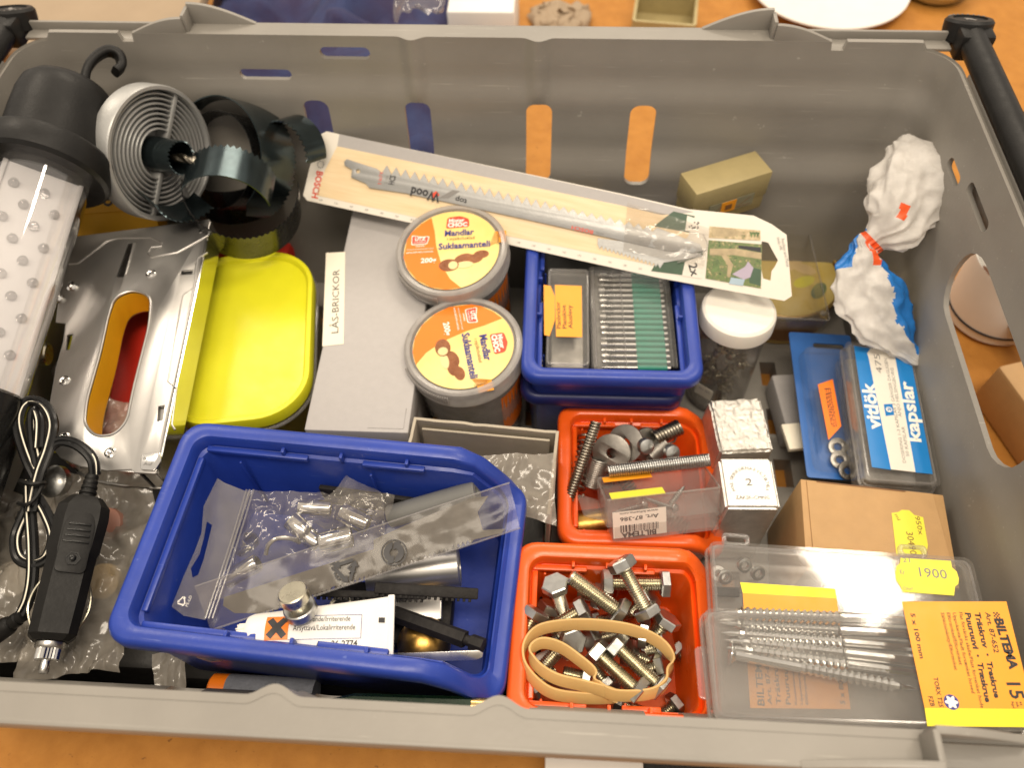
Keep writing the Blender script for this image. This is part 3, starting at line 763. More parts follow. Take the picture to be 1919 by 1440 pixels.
rbox('label_band', (0.0275, 0.0060, 0.0002), (0.0170, Db - 0.0036, 0.0255), 'label_orange', t, 0)
ftext('www.biltema.com', 0.0075, 0.0285, 0.0168, 0.0013, bold=0.01)
ftext('Art. 87-386', 0.0075, 0.0285, 0.0140, 0.0024, bold=0.01)
random.seed(11); x = 0.0078
while x < 0.0285:
    wbar = random.choice((0.0002, 0.0003, 0.0005, 0.0007))
    rbox('barcode_bar', (wbar, 0.0001, 0.0042), (x, -0.00055, 0.0070), 'ink', lab, 0); x += wbar + random.choice((0.0003, 0.0004, 0.0006))
ftext('BILTEMA', 0.0078, 0.0270, 0.0046, 0.0030, bold=0.04)
# open hinged lid flap of the box on its left
plate('lid_flap', [rpoly([(-0.013, -0.001), (-0.0004, -0.001), (-0.0004, 0.024), (-0.013, 0.024)], 0.002)], 0.0, 0.0010, 'clear_dull', t, M=T(0, 0, 0.0125) @ RY(rad(22)), bev=0.0002)
SBW = lambda x, y, z: SB @ V((x, y, z))
pan_screw('sheet_screw', SBW(0.012, 0.012, 0.008), SBW(0.030, 0.020, 0.006), 0.0016, 0.0032, 'domed screw at the left inside the small clear box', group='screws in the small clear box')
pan_screw('sheet_screw', SBW(0.024, 0.014, 0.012), SBW(0.006, 0.018, 0.007), 0.0016, 0.0032, 'bright domed screw head in the middle of the small clear box', group='screws in the small clear box')
pan_screw('sheet_screw', SBW(0.036, 0.015, 0.006), SBW(0.050, 0.024, 0.016), 0.0018, 0.0032, 'pointed screw standing at the right inside the small clear box', group='screws in the small clear box')
pan_screw('sheet_screw', SBW(0.040, 0.010, 0.010), SBW(0.024, 0.024, 0.012), 0.0015, 0.0030, 'screw lying behind the yellow label band of the clear box', group='screws in the small clear box')

# ================================================================== metal ingots
def ingot(u, v, z, w, d, h, ang, label, rough):
    M = T(*P(u, v, z)) @ RZ(ang)
    t = thing('metal_ingot', label, 'metal block', M, 'cast metal blocks')
    nx = 26; vs, fs = [], []
    b = bmesh.new(); bmesh.ops.create_cube(b, size=1); bmesh.ops.scale(b, vec=(w, d, h), verts=b.verts); bmesh.ops.translate(b, vec=(0, 0, -h / 2), verts=b.verts)
    for vv in b.verts:
        if vv.co.z < -h / 2: vv.co.x *= 1.1; vv.co.y *= 1.1
    bmesh.ops.bevel(b, geom=b.edges[:], offset=0.0015, segments=3, affect='EDGES')
    bmesh.ops.subdivide_edges(b, edges=[e for e in b.edges if e.calc_length() > 0.008], cuts=28, use_grid_fill=True)
    for vv in b.verts:
        if vv.co.z > -0.0035:
            q = vv.co * 190 + V((ang * 9, 0, 0))
            if rough: vv.co.z += 0.0016 * (abs(noise.noise(V((q.x * 0.7, q.y * 1.5, 1)))) - 0.25) + 0.0007 * noise.noise(q * 2.2)
            else: vv.co.z += 0.00012 * noise.noise(q)
    me = bpy.data.meshes.new('block'); b.to_mesh(me); b.free()
    ob('block', me, 'ingot_rough' if rough else 'ingot', t, 50)
    return t, M
ingot(1388, 796, 0.074, 0.031, 0.036, 0.055, 0.10, 'silvery cast metal block with a rough wrinkled top', True)
t, MI = ingot(1404, 905, 0.090, 0.0288, 0.030, 0.070, 0.04, 'silvery metal block with smooth stamped top and the number 2', False)
for k in range(19):
    a = rad(200 - k * 12.2)
    cx, cy = 0.0088 * math.cos(a), 0.0088 * math.sin(a) - 0.001
    ch = 'HALTERKORHAZVCTBTEA'[k]
    text(ch, (cx - 0.0008 * math.sin(a) * 1, cy + 0.0008 * math.cos(a)), (cx + 0.0008 * math.sin(a), cy - 0.0008 * math.cos(a)), 0.0018, 'ink_grey', t, 0.00045, th=0.0001)
text('2', (-0.0018, -0.0018), (0.0016, -0.0018), 0.0042, 'ink_grey', t, 0.00045)
text('ZAKSK-CMNG', (-0.0085, -0.0098), (0.0095, -0.0098), 0.0020, 'ink_grey', t, 0.00045)
# ================================================================== right side: screw boxes, carton, capsule box
def torx(r, n=6):
    return [((r * (0.80 + 0.20 * math.cos(6 * a))) * math.cos(a), (r * (0.80 + 0.20 * math.cos(6 * a))) * math.sin(a)) for a in [2 * math.pi * k / 48 for k in range(48)]]
def screw_case(name, label, M, L, W, Hh, lidmat='clear', basemat='clear_dull'):
    t = thing(name, label, 'box', M, 'clear screw boxes')
    shell_box('tray', L - 0.003, W - 0.002, Hh - 0.006, basemat, t, 0.0012, 0.003, M=T(L / 2, W / 2, -Hh))
    b = shell_box('lid', L, W, 0.0075, lidmat, t, 0.0012, 0.004, M=T(L / 2, W / 2, 0) @ RX(math.pi))
    tube('lid_rim', [(x + L / 2, y + W / 2, -0.0005) for x, y in rrect(L - 0.004, W - 0.004, 0.003, 5)], 0.0007, 'clear_lid', t, 6, 1, True, smooth=False)
    tube('lid_rim', [(x + L / 2, y + W / 2, -0.0074) for x, y in rrect(L, W, 0.004, 5)], 0.0008, 'clear_lid', t, 6, 1, True, smooth=False)
    return t
# the near box: long wood screws
o = P(1338, 1352, 0.146); x = P(1925, 1372, 0.146)
B1 = FR(o, x, P(1334, 1122, 0.146))
L1 = (P(1945, 1372, 0.146) - o).length; W1 = 0.0445
t = screw_case('screw_box', 'long clear box of wood screws with big orange label in the near right corner', B1, L1, W1, 0.019, 'clear', 'clear_frost')
plate('latch', [rpoly([(-0.0035, 0.010), (0.0005, 0.009), (0.0005, 0.031), (-0.0035, 0.030)], 0.0015)], -0.009, 0.0012, 'clear_lid', t, bev=0.0003)
lb = pplate('label', B1, [(1690, 1128), (1886, 1128), (1936, 1330), (1733, 1328)], 0.0001, 0.0002, 'label_orange', t)
pplate('label_band', B1, [(1733, 1328), (1936, 1330), (1946, 1364), (1738, 1362)], 0.0001, 0.0002, 'label_yellow', t)
zt = 0.00032
def lt(s, a, b, h, mat='ink', bold=0.015): ptext(B1, s, a, b, h, mat, lb, zt, bold)
lt('BILTEMA', (1863, 1160), (1893, 1256), 15, bold=0.05)
for i in range(4):
    for j in range(4):
        if (i + j) % 2 == 0:
            u, v = 1861 + i * 2.9 + j * 0.6, 1148 + j * 2.9
            pplate('check_mark', B1, [(u, v), (u + 2.9, v), (u + 3.5, v + 2.9), (u + 0.6, v + 2.9)], zt, 0.00006, 'ink', lb)
lt('Art. 87-652', (1846, 1148), (1863, 1224), 9)
lt('Träskruv', (1826, 1148), (1842, 1215), 10, bold=0.04)
lt('•', (1846, 1225), (1847, 1230), 8, bold=0.05)
lt('Treskrue', (1848, 1240), (1864, 1309), 10, bold=0.04)
lt('Puuruuvi', (1808, 1149), (1824, 1217), 10, bold=0.04)
lt('•', (1828, 1227), (1829, 1232), 8, bold=0.05)
lt('Træskrue', (1831, 1242), (1847, 1317), 10, bold=0.04)
lt('Flat försänkt skalle/Flatt forsenket hode', (1797, 1148), (1838, 1328), 6, bold=0.005)
lt('Uppokanta/Fladt forsænket hoved', (1785, 1149), (1821, 1300), 6, bold=0.005)
lt('Elförzinkad/Elforsinket', (1774, 1149), (1798, 1247), 6, bold=0.005)
lt('Sähkösinkitty/Elforzinket', (1763, 1149), (1789, 1257), 6, bold=0.005)
lt('5 x 100 mm', (1706, 1150), (1724, 1235), 8, bold=0.02)
lt('TORX T25', (1749, 1270), (1760, 1326), 8, bold=0.02)
lt('FZB', (1739, 1306), (1744, 1325), 8, bold=0.02)
lt('15', (1886, 1280), (1896, 1311), 24, bold=0.02)
lt('st.', (1910, 1316), (1913, 1325), 5, bold=0.01); lt('stk.', (1903, 1316), (1906, 1328), 5, bold=0.01); lt('kpl', (1895, 1316), (1898, 1328), 5, bold=0.01)
c = LP(B1, 1783, 1317, zt)
plate('torx_symbol', [circ(0.0029, 28, *c)], zt, 0.00005, 'ink_blue', lb)
plate('torx_symbol', [[(c[0] + x_, c[1] + y_) for x_, y_ in torx(0.0026)]], zt + 0.00006, 0.00005, 'ink_white', lb)
plate('label_fold', [[(LP(B1, 1738, 1362)[0], -0.004), (LP(B1, 1946, 1364)[0], -0.004), (LP(B1, 1946, 1364)[0], 0.0), (LP(B1, 1738, 1362)[0], 0.0)]], 0, 0.0002, 'paper', t, M=T(0, -0.0003, 0) @ RX(rad(90)) @ T(0, -0.0045, 0))
text('BILTEMA', (LP(B1, 1790, 1362)[0], -0.0040), (LP(B1, 1895, 1362)[0], -0.0040), 0.0034, 'ink_blue', lb, 0.0, M=T(0, -0.0006, 0) @ RX(rad(90)), bold=0.05)
scr = [((1716, 1164), (1346, 1148)), ((1714, 1190), (1346, 1168)), ((1722, 1216), (1350, 1186)), ((1724, 1240), (1356, 1200)), ((1368, 1226), (1722, 1294)), ((1728, 1264), (1360, 1214))]
for i, (a, b) in enumerate(scr):
    za = B1 @ L3(B1, *a, -0.011 - 0.0015 * (i % 3)); zb = B1 @ L3(B1, *b, -0.010 - 0.0012 * (i % 2))
    pan_screw('wood_screw', za, zb, 0.0029, 0.0050, ['topmost long zinc wood screw along the far side of the clear box', 'second long wood screw from the far side of the clear box', 'third long wood screw from the far side of the clear box',
        'fourth long wood screw from the far side of the clear box', 'long wood screw lying the other way round, nearest in the clear box', 'long wood screw crossing under its neighbours in the clear box'][i], flat=True, smooth=0.38, pitch=0.0027, mat='chrome', group='long wood screws in the near clear box')
# the second box below and behind it, with price tag
o = P(1330, 1345, 0.1235); x = P(1838, 1362, 0.1235)
B2 = FR(o, x, P(1325, 1016, 0.1235)); L2 = (P(1325, 1016, 0.1235) - P(1818, 1046, 0.1235)).length
W2 = (P(1325, 1016, 0.1235) - o).length
o2 = P(1328, 1014, 0.1235); x2 = P(1818, 1046, 0.1235); B2 = FR(o2, x2, o2 + V((0, 0, 1)).cross(x2 - o2)) @ T(0, -W2, 0)
t = screw_case('screw_box', 'clear screw box with yellow price tag, under the box of long screws', B2, L2, W2, 0.022, 'clear', 'clear_dull')
for px in ((1380, 1008), (1712, 1028)):
    q = LP(B2, *px); plate('hinge_loop', [rrect(0.013, 0.006, 0.002, 5, q[0], W2 + 0.002), rrect(0.009, 0.003, 0.001, 4, q[0], W2 + 0.002)], -0.0035, 0.003, 'clear_lid', t, bev=0.0005)
lb = pplate('label', B2, [(1392, 1112), (1568, 1122), (1594, 1330), (1406, 1328)], 0.0001, 0.0002, 'label_orange', t)
pplate('label_band', B2, [(1387, 1092), (1565, 1104), (1568, 1122), (1392, 1112)], 0.0001, 0.0002, 'label_yellow', t)
for s, a, b, h in (('BILTEMA', (1433, 1324), (1425, 1226), 13), ('Art. 87-691', (1447, 1322), (1439, 1232), 8), ('Träskruv', (1464, 1322), (1456, 1240), 9), ('Puuruuvi', (1482, 1322), (1474, 1240), 9), ('Kuusiokanta/Sekskant', (1494, 1322), (1484, 1220), 5), ('Uppokanta', (1505, 1322), (1499, 1262), 5), ('Elförzinkad', (1515, 1322), (1508, 1256), 5), ('5 x 80 mm', (1584, 1322), (1576, 1246), 9)):
    ptext(B2, s, a, b, h, 'ink', lb, zt, 0.02)
tagp = [(1688, 1046), (1782, 1052), (1784, 1064), (1793, 1072), (1797, 1085), (1796, 1095), (1790, 1100), (1788, 1117), (1692, 1110), (1688, 1100), (1680, 1088), (1678, 1074), (1680, 1062), (1687, 1056)]
tg = pplate('price_tag', B2, tagp, 0.0001, 0.0002, 'label_lemon', t)
for s, a, b, h in (('21', (1692, 1054), (1706, 1055), 8), ('Kr', (1687, 1077), (1696, 1078), 10), ('1900', (1724, 1081), (1776, 1086), 17), ('Ohr!', (1693, 1107), (1711, 1108), 7)):
    ptext(B2, s, a, b, h, 'ink_grey', tg, zt, 0.0)
for k, (u, v) in enumerate(((1345, 1075), (1358, 1082), (1395, 1060), (1420, 1075))):
    q = B2 @ L3(B2, u, v, -0.014)
    tag(plate('nut_ring', [circ(0.0036, 20), circ(0.0019, 14)], -0.001, 0.002, 'zinc_grey' if k else 'white', None, bev=0.0002), ['white plastic ring at the left end of the price-tagged box', 'steel ring leaning on the white ring in the box', 'steel ring near the yellow band in the price-tagged box', 'dull ring beside the label of the price-tagged box'][k], 'ring', None, AX(q, (0.2, -0.5, 0.8 - k * 0.1)))
q = [LP(B2, *p, -0.016) for p in ((1335, 1100), (1386, 1102), (1386, 1118), (1335, 1116))]
tag(plate('black_strip', [q], -0.018, 0.002, 'black', None), 'short black strip at the left inside the price-tagged box', 'strip', None, B2)
# kraft carton
o = P(1500, 898, 0.088); x = P(1768, 928, 0.088)
CB = FR(o, x, o + V((0, 0, 1)).cross(x - o)); wc = (x - o).length; dc = 0.052; hc = 0.072
t = thing('kraft_carton', 'brown cardboard carton with a yellow price tag on its top', 'carton', CB)
rbox('body', (wc, dc, hc), (wc / 2, -dc / 2, -hc / 2), 'kraft', t, 0.0006)
plate('flap', [[(0.004, -dc), (wc - 0.001, -dc), (wc - 0.006, -0.0006), (0.003, -0.0008)]], 0.0002, 0.0007, 'kraft', t)
rbox('flap_slit', (wc * 0.62, 0.0005, 0.0004), (wc * 0.42, -0.0011, 0.0011), 'ink_brown', t, 0)
tg = pplate('price_tag', CB, [(1671, 962), (1684, 960), (1690, 956), (1704, 957), (1714, 966), (1730, 970), (1739, 1022), (1736, 1040), (1680, 1040)], 0.001, 0.0002, 'label_lemon', t)
for s, a, b, h in (('950x', (1714, 968), (1722, 1003), 9), ('30490', (1698, 997), (1706, 1040), 12), ('ml', (1676, 965), (1682, 976), 6)):
    ptext(CB, s, a, b, h, 'ink_brown', tg, 0.00122, 0.0)
# garlic capsule box
o = P(1624, 902, 0.082); x = P(1762, 912, 0.082)
VB = FR(o, x, P(1592, 642, 0.086)); wv = (x - o).length; lv = (P(1592, 642, 0.086) - o).length
t = thing('capsule_box', 'flat clear plastic capsule box with blue and white printed label', 'box', VB)
rbox('contents', (wv * 0.8, lv * 0.9, 0.010), (wv / 2 - 0.003, lv / 2, -0.014), 'dark_contents', t, 0.003)
shell_box('tray', wv, lv, 0.014, 'clear_dull', t, 0.0012, 0.004, M=T(wv / 2, lv / 2, -0.021))
shell_box('lid', wv + 0.0015, lv + 0.0015, 0.008, 'clear', t, 0.0012, 0.004, M=T(wv / 2, lv / 2, 0) @ RX(math.pi))
tube('lid_rim', [(a_ + wv / 2, b_ + lv / 2, -0.0006) for a_, b_ in rrect(wv - 0.003, lv - 0.003, 0.003, 5)], 0.0007, 'clear_lid', t, 6, 1, True, smooth=False)
tube('lid_rim', [(a_ + wv / 2, b_ + lv / 2, -0.0082) for a_, b_ in rrect(wv + 0.0015, lv + 0.0015, 0.004, 5)], 0.0008, 'clear_lid', t, 6, 1, True, smooth=False)
lb = pplate('label', VB, [(1600, 648), (1705, 664), (1748, 889), (1634, 876)], 0.0001, 0.0002, 'paper', t)
pplate('label_band', VB, [(1600, 648), (1631, 653), (1625, 662), (1628, 672), (1670, 881), (1634, 876)], zt, 0.00006, 'print_blue', lb)
pplate('label_band', VB, [(1676, 660), (1705, 664), (1748, 889), (1716, 886)], zt, 0.00006, 'print_blue', lb)
pplate('emblem', VB, [(1656, 758), (1672, 757), (1676, 778), (1660, 780)], zt, 0.00006, 'print_blue', lb)
plate('emblem', [circ(0.0018, 18, *LP(VB, 1666, 768, zt)), circ(0.0013, 18, *LP(VB, 1666, 768, zt))], zt + 0.0001, 0.00005, 'ink_white', lb)
ptext(VB, 'G', (1663, 772), (1669, 771), 6, 'ink_white', lb, zt + 0.0001, 0.03)
ptext(VB, 'vitlök', (1651, 806), (1637, 718), 24, 'ink_white', lb, zt + 0.00007, 0.03)
ptext(VB, 'kapslar', (1726, 829), (1708, 716), 24, 'ink_white', lb, zt + 0.00007, 0.03)
ptext(VB, 'DOSERING 1-3 KAPSLAR 3 GÅNGER DAGLIGEN', (1698, 868), (1662, 672), 6, 'ink_grey', lb, zt, 0.0)
ptext(VB, '50 KAPSLAR', (1704, 856), (1695, 800), 6, 'ink_grey', lb, zt, 0.0)
ptext(VB, 'ANJO HELSINGBORG', (1690, 782), (1674, 690), 6, 'ink_grey', lb, zt, 0.0)
ptext(VB, '475', (1654, 700), (1648, 664), 11, 'ink_grey', lb, zt, -0.005)
# blue hanging card with a blister
o = P(1512, 896, 0.056); x = P(1640, 905, 0.056)
BC = FR(o, x, P(1484, 624, 0.056))
t = thing('blister_card', 'blue hanging card with clear blister and orange sticker beside the capsule box', 'blister pack', BC)
lc = (P(1484, 624, 0.056) - o).length; wcard = (P(1484, 624, 0.056) - P(1600, 640, 0.056)).length
plate('card', [rpoly([(0, 0), (wcard, 0), (wcard, lc), (0, lc)], 0.002), rrect(0.020, 0.0042, 0.002, 5, wcard * 0.62, lc - 0.010)], 0, 0.0008, 'card_blue', t)
loft('blister', [[(a_ + 0.020, b_ + lc * 0.44, z_) for a_, b_ in rrect(0.032 - i_, lc * 0.80 - i_, 0.005, 5)] for i_, z_ in ((0, 0.0009), (0.002, 0.010), (0.006, 0.012))], 'clear', t, False, True)
st = pplate('sticker', BC, [(1532, 722), (1560, 712), (1576, 800), (1552, 826)], 0.0125, 0.0002, 'label_dorange', t, h=0.012)
for k in range(3): ptext(BC, 'Metallskruv'[:9 + k], (1545 + 4 * k, 728), (1558 + 4 * k, 800), 4, 'ink', st, 0.0128, 0.0)
for k, (u, v) in enumerate(((1574, 862), (1588, 882), (1570, 838), (1592, 850))):
    tag(plate('flat_washer', [circ(0.0056, 28), circ(0.0024, 16)], -0.0006, 0.0012, 'old_steel', None, bev=0.0002), ['grey washer lying left in the blister of the blue card', 'grey washer at the near end of the blue card blister', 'grey washer right below the orange sticker', 'grey washer next to the clear capsule box wall'][k], 'washer', None, AX(BC @ L3(BC, u, v, 0.004), (0.2 * (k % 2), -0.3, 0.9)))
rbox_m = T(*P(1488, 820, 0.045)) @ RZ(0.15)
tag(rbox('paper_tag', (0.012, 0.018, 0.004), (0, 0, 0), 'paper_cream', None, 0.0005), 'small cream paper packet beside the edge of the blue card', 'packet', None, rbox_m)
tag(rbox('grey_block', (0.018, 0.046, 0.020), (0, 0, 0), 'lilac_grey', None, 0.002), 'small grey plastic box lying on the crate floor beside the blue card', 'box', None, T(*P(1478, 770, 0.026)) @ RZ(0.1))
# clear vial with white cap
vc = P(1388, 592, 0.100)
t = thing('screw_vial', 'clear plastic vial of screws with a round white cap', 'vial', T(vc.x, vc.y, 0.016) @ RX(rad(-4)))
hv = 0.084
lathe('cap', [(0, hv), (0.0205, hv), (0.0222, hv - 0.0012), (0.0228, hv - 0.003), (0.0230, hv - 0.011), (0.0222, hv - 0.0112), (0.0218, hv - 0.003), (0, hv - 0.0025)], 'white_cap', t, 48)
lathe('body', [(0.0205, hv - 0.010), (0.0205, 0.004), (0.018, 0.0), (0, 0.0), (0, 0.0012), (0.0172, 0.0015), (0.0194, 0.005), (0.0194, hv - 0.010)], 'clear_dull', t, 40)
random.seed(21)
for k in range(34):
    a, r_ = random.uniform(0, 6.28), random.uniform(0.006, 0.013)
    p = V((vc.x + r_ * math.cos(a), vc.y + r_ * math.sin(a), 0.022 + 0.0017 * k)); dr = V((random.uniform(-1, 1), random.uniform(-1, 1), random.uniform(-.3, .8))).normalized()
    pan_screw('small_screw', p, p + dr * 0.0062, 0.0015, 0.0033, 'small dull screw among the others inside the white-capped vial', mat='zinc', group='screws inside the white-capped vial')
M_ = AX(P(1338, 700, 0.055), (-0.5, -0.85, 0.15))
st = plate('sticker', [rrect(0.012, 0.011, 0.0006, 2)], 0.0, 0.0002, 'paper_cream', t); st.matrix_local = t.matrix_world.inverted() @ T(vc.x - 0.0125, vc.y - 0.0165, 0.040) @ RZ(rad(-36)) @ RX(rad(90))
text('Mo 5M', (-0.004, 0.001), (0.004, 0.001), 0.0018, 'ink_grey', st, 0.0002)
# round tin with gold rim and the clear lid on it
tc_ = P(1470, 508, 0.050)
t = thing('round_tin', 'round gold-rimmed tin with a yellow picture lid, under a clear plastic case', 'tin', T(tc_.x, tc_.y, 0.016))
lathe('side', [(0.0395, 0), (0.0395, 0.030), (0.0385, 0.030), (0.0385, 0.001), (0, 0.001), (0, 0)], 'gold_tin', t, 56)
lathe('label_band', [(0.0397, 0.004), (0.0397, 0.026), (0.0396, 0.026), (0.0396, 0.004)], 'ink_brown', t, 56, close=True)
tube('rim', [(0.0402 * math.cos(2 * math.pi * k / 56), 0.0402 * math.sin(2 * math.pi * k / 56), 0.0315) for k in range(56)], 0.0014, 'gold_tin', t, 8, 1, True, smooth=False)
ld = plate('lid', [circ(0.0390, 56)], 0.0290, 0.0008, 'tin_yellow', t)
for k, (x_, y_, a_, m_) in enumerate(((0.014, -0.006, 0.5, 'label_lemon'), (0.006, 0.012, 1.4, 'almond'), (0.016, 0.006, -0.4, 'almond'), (0.0, -0.014, 0.2, 'tin_yellow'), (0.023, -0.014, 1.0, 'green_mid'), (0.010, 0.018, 2.0, 'almond'))):
    plate('printed_fruit', [[(x_ + 0.0085 * math.cos(q) * math.cos(a_) - 0.0045 * math.sin(q) * math.sin(a_), y_ + 0.0085 * math.cos(q) * math.sin(a_) + 0.0045 * math.sin(q) * math.cos(a_)) for q in [2 * math.pi * i / 24 for i in range(24)]]], 0.0299 + k * 0.00006, 0.00005, m_, ld)
o = P(1410, 596, 0.070); x = P(1556, 604, 0.066)
CL = FR(o, x, P(1426, 392, 0.070))
wl_ = (x - o).length; ll_ = (P(1426, 392, 0.070) - o).length
t = thing('clear_case', 'empty clear plastic case lying on the round gold tin', 'case', CL)
shell_box('case_shell', wl_, ll_, 0.011, 'crystal', t, 0.001, 0.0025, M=T(wl_ / 2, ll_ / 2, -0.011))
plate('case_top', [rrect(wl_ - 0.001, ll_ - 0.001, 0.002, 4, wl_ / 2, ll_ / 2)], 0.0, 0.0008, 'crystal', t)
tube('case_rim', [(a_ + wl_ / 2, b_ + ll_ / 2, 0.0012) for a_, b_ in rrect(wl_ - 0.001, ll_ - 0.001, 0.002, 4)], 0.0006, 'clear_lid', t, 6, 1, True, smooth=False)
for fx in (0.08, 0.92):
    lathe('corner_stud', [(0.002, 0.001), (0.002, 0.002), (0.0014, 0.0026), (0, 0.0027)], 'clear_lid', t, 14, M=T(wl_ * fx, 0.006, 0))
# olive cardboard box
o = P(1291, 430, 0.100); x = P(1424, 388, 0.100)
OB = FR(o, x, o + V((0, 0, 1)).cross(x - o)); wo = (x - o).length; ho = 0.031
do = 0.020
t = thing('olive_box', 'small olive-coloured cardboard box with grey and orange label by the back wall', 'box', OB)
rbox('body', (wo, do, ho - 0.003), (wo / 2, do / 2, (ho - 0.003) / 2), 'olive_card', t, 0.0005)
rbox('lid', (wo + 0.0012, do + 0.0012, ho * 0.62), (wo / 2, do / 2, ho * 0.69), 'olive_card', t, 0.0005)
lb = rbox('label', (wo * 0.62, 0.0003, 0.0098), (wo * 0.52, -0.0011, 0.0122), 'olive_label', t, 0)
rbox('sticker', (wo * 0.20, 0.0003, 0.0088), (wo * 0.48, -0.0015, 0.0122), 'label_orange', t, 0)
rbox('label_print', (wo * 0.09, 0.0002, 0.0040), (wo * 0.48, -0.0018, 0.0120), 'ink_brown', lb, 0)
for a_, b_ in (((0.30, 0.0045), (0.40, 0.0110)), ((0.60, 0.0045), (0.78, 0.0105)), ((0.60, 0.0045), (0.80, 0.0045)), ((0.26, 0.0045), (0.38, 0.0045))):
    tube('label_print', [(wo * a_[0], -0.0013, a_[1] + 0.0044), (wo * b_[0], -0.0013, b_[1] + 0.0044)], 0.00015, 'ink_brown', lb, 5, 1, smooth=False)
o = P(1350, 432, 0.088)
pc = plate('printed_card', [[(0, 0), (0.017, 0.002), (0.018, 0.012), (0.001, 0.010)]], 0, 0.0004, 'paper', None)
tag(pc, 'small white card with a black cross below the olive box', 'card', None, T(*P(1345, 440, 0.084)) @ RZ(0.25))
text('+', (0.006, 0.003), (0.011, 0.0035), 0.006, 'ink', pc, 0.0004, bold=0.03)
# the gold-yellow tape roll peeping out behind the saw blade card
t_ = lathe('tape_roll', [(0.013, 0), (0.021, 0), (0.021, 0.016), (0.013, 0.016)], 'tin_yellow', None, 40, close=True)
tag(t_, 'yellow tape roll peeping out behind the saw blade card', 'tape', None, T(*P(1066, 392, 0.080)) @ RX(rad(18)))
# white knotted plastic bag
def knotted_bag():
    spine = [(1694, 262, .150, .004, .004), (1700, 285, .150, .013, .008), (1700, 330, .146, .021, .013), (1690, 380, .140, .0225, .014), (1672, 425, .132, .016, .011), (1640, 452, .124, .0075, .0065), (1622, 470, .119, .0095, .0075),
             (1624, 505, .114, .017, .0085), (1634, 550, .108, .0215, .0085), (1650, 600, .100, .0205, .0075), (1676, 640, .093, .0150, .006), (1706, 668, .088, .0075, .004), (1731, 686, .085, .0012, .0012)]
    pts = smooth_path([P(u, v, z) for u, v, z, a, b in spine], 10)
    m = len(pts); rw, rh = [], []
    for i in range(m):
        f = i / (m - 1) * (len(spine) - 1); k = min(int(f), len(spine) - 2); g = f - k; g = g * g * (3 - 2 * g)
        rw.append(spine[k][3] * (1 - g) + spine[k + 1][3] * g); rh.append(spine[k][4] * (1 - g) + spine[k + 1][4] * g)
    n = 96; vs, fs, mi = [], [], []
    for i, p in enumerate(pts):
        tg_ = (pts[min(m - 1, i + 1)] - pts[max(0, i - 1)]).normalized()
        side = tg_.cross(V((0, 0, 1))).normalized(); up = side.cross(tg_)
        for k in range(n):
            a = 2 * math.pi * k / n
            s = i / m
            near = ss(0.22, 0.02, abs(s - 0.43))
            q = V((math.cos(a) * 0.9, math.sin(a) * 0.9, s * 2.6))
            ring_ = V((math.cos(a) * 2.2, math.sin(a) * 2.2, s * 3.2))
            pleat = (0.5 - abs(noise.noise(ring_)) * 2.4) * (0.09 + 0.14 * near) + (0.4 - abs(noise.noise(ring_ * 2.1 + V((4, 0, 0)))) * 2.0) * (0.03 + 0.10 * near)
            w = 0.98 + 0.42 * noise.noise(q + V((3, 0, 0))) + pleat
            v_ = p + side * (math.cos(a) * rw[i] * w) + up * (math.sin(a) * rh[i] * w)
            nn = (side * math.cos(a) + up * math.sin(a))
            cr = (0.22 - abs(noise.noise(v_ * 85 + V((2, 5, 1))))) * 0.0050 + (0.25 - abs(noise.noise(v_ * 42 + V((1, 2, 8))))) * 0.0060 + (0.2 - abs(noise.noise(v_ * 190))) * 0.0012
            vs.append(v_ + nn * (cr * min(1.0, rw[i] / 0.012)))
    for i in range(m - 1):
        for k in range(n):
            fs.append((i * n + k, i * n + (k + 1) % n, (i + 1) * n + (k + 1) % n, (i + 1) * n + k))
            s = i / (m - 1); a = (0.5 - k / n) % 1.0 + 0.03 * noise.noise(V((i * 0.2, 0, 0)))
            c_ = 0
            if 0.53 < s < 0.93 and (a < 0.19 + 0.10 * (s - 0.5) and a > 0.02): c_ = 1
            if 0.40 < s < 0.58 and 0.36 < a < 0.50: c_ = 1
            if 0.41 < s < 0.445 or (0.42 < s < 0.58 and 0.205 < a < 0.255): c_ = 2
            if 0.27 < s < 0.31 and 0.22 < a < 0.27: c_ = 2
            mi.append(c_)
    me = bpy.data.meshes.new('plastic_bag'); me.from_pydata([tuple(v) for v in vs], [], fs)
    for mm in ('poly_white', 'bag_blue', 'bag_red'): me.materials.append(MATS[mm])
    me.polygons.foreach_set('material_index', mi); sharp(me, 55)
    return link(bpy.data.objects.new('plastic_bag', me))
tag(knotted_bag(), 'white plastic bag with blue and red print, knotted in the middle, by the right wall', 'plastic bag')
# ================================================================== centre: grey box, saw blade card, chocolate tubs, middle bin
zt = 0.00032
# grey lidded box with typed label
o = P(566, 806, 0.098); x = P(762, 812, 0.098)
GB = FR(o, x, o + V((0, 0, 1)).cross(x - o)); wg = (x - o).length
lg = 0.190
ax = (P(579, 392, 0.098) - o); sk = ax.dot(GB.to_3x3().col[0])
t = thing('grey_box', 'long light grey lidded cardboard box with a typed name label', 'box', GB)
lid = rbox('lid', (wg, lg, 0.022), (wg / 2 + 0.001, lg / 2, -0.011), 'lilac_grey', t, 0.0012)
rbox('body', (wg - 0.002, lg - 0.002, 0.072), (wg / 2 + 0.001, lg / 2, -0.046), 'lilac_grey', t, 0.001)
lb = pplate('label', GB, [(611, 474), (647, 472), (644, 645), (604, 649)], 0.0001, 0.0002, 'paper_cream', t)
ptext(GB, 'LÅS-BRICKOR', (634, 624), (636, 505), 13, 'ink', lb, zt, 0.0)
for a_, b_ in (((0.98, 0.02), (0.98, 0.10)), ((0.62, 0.02), (0.95, 0.018))):
    pass
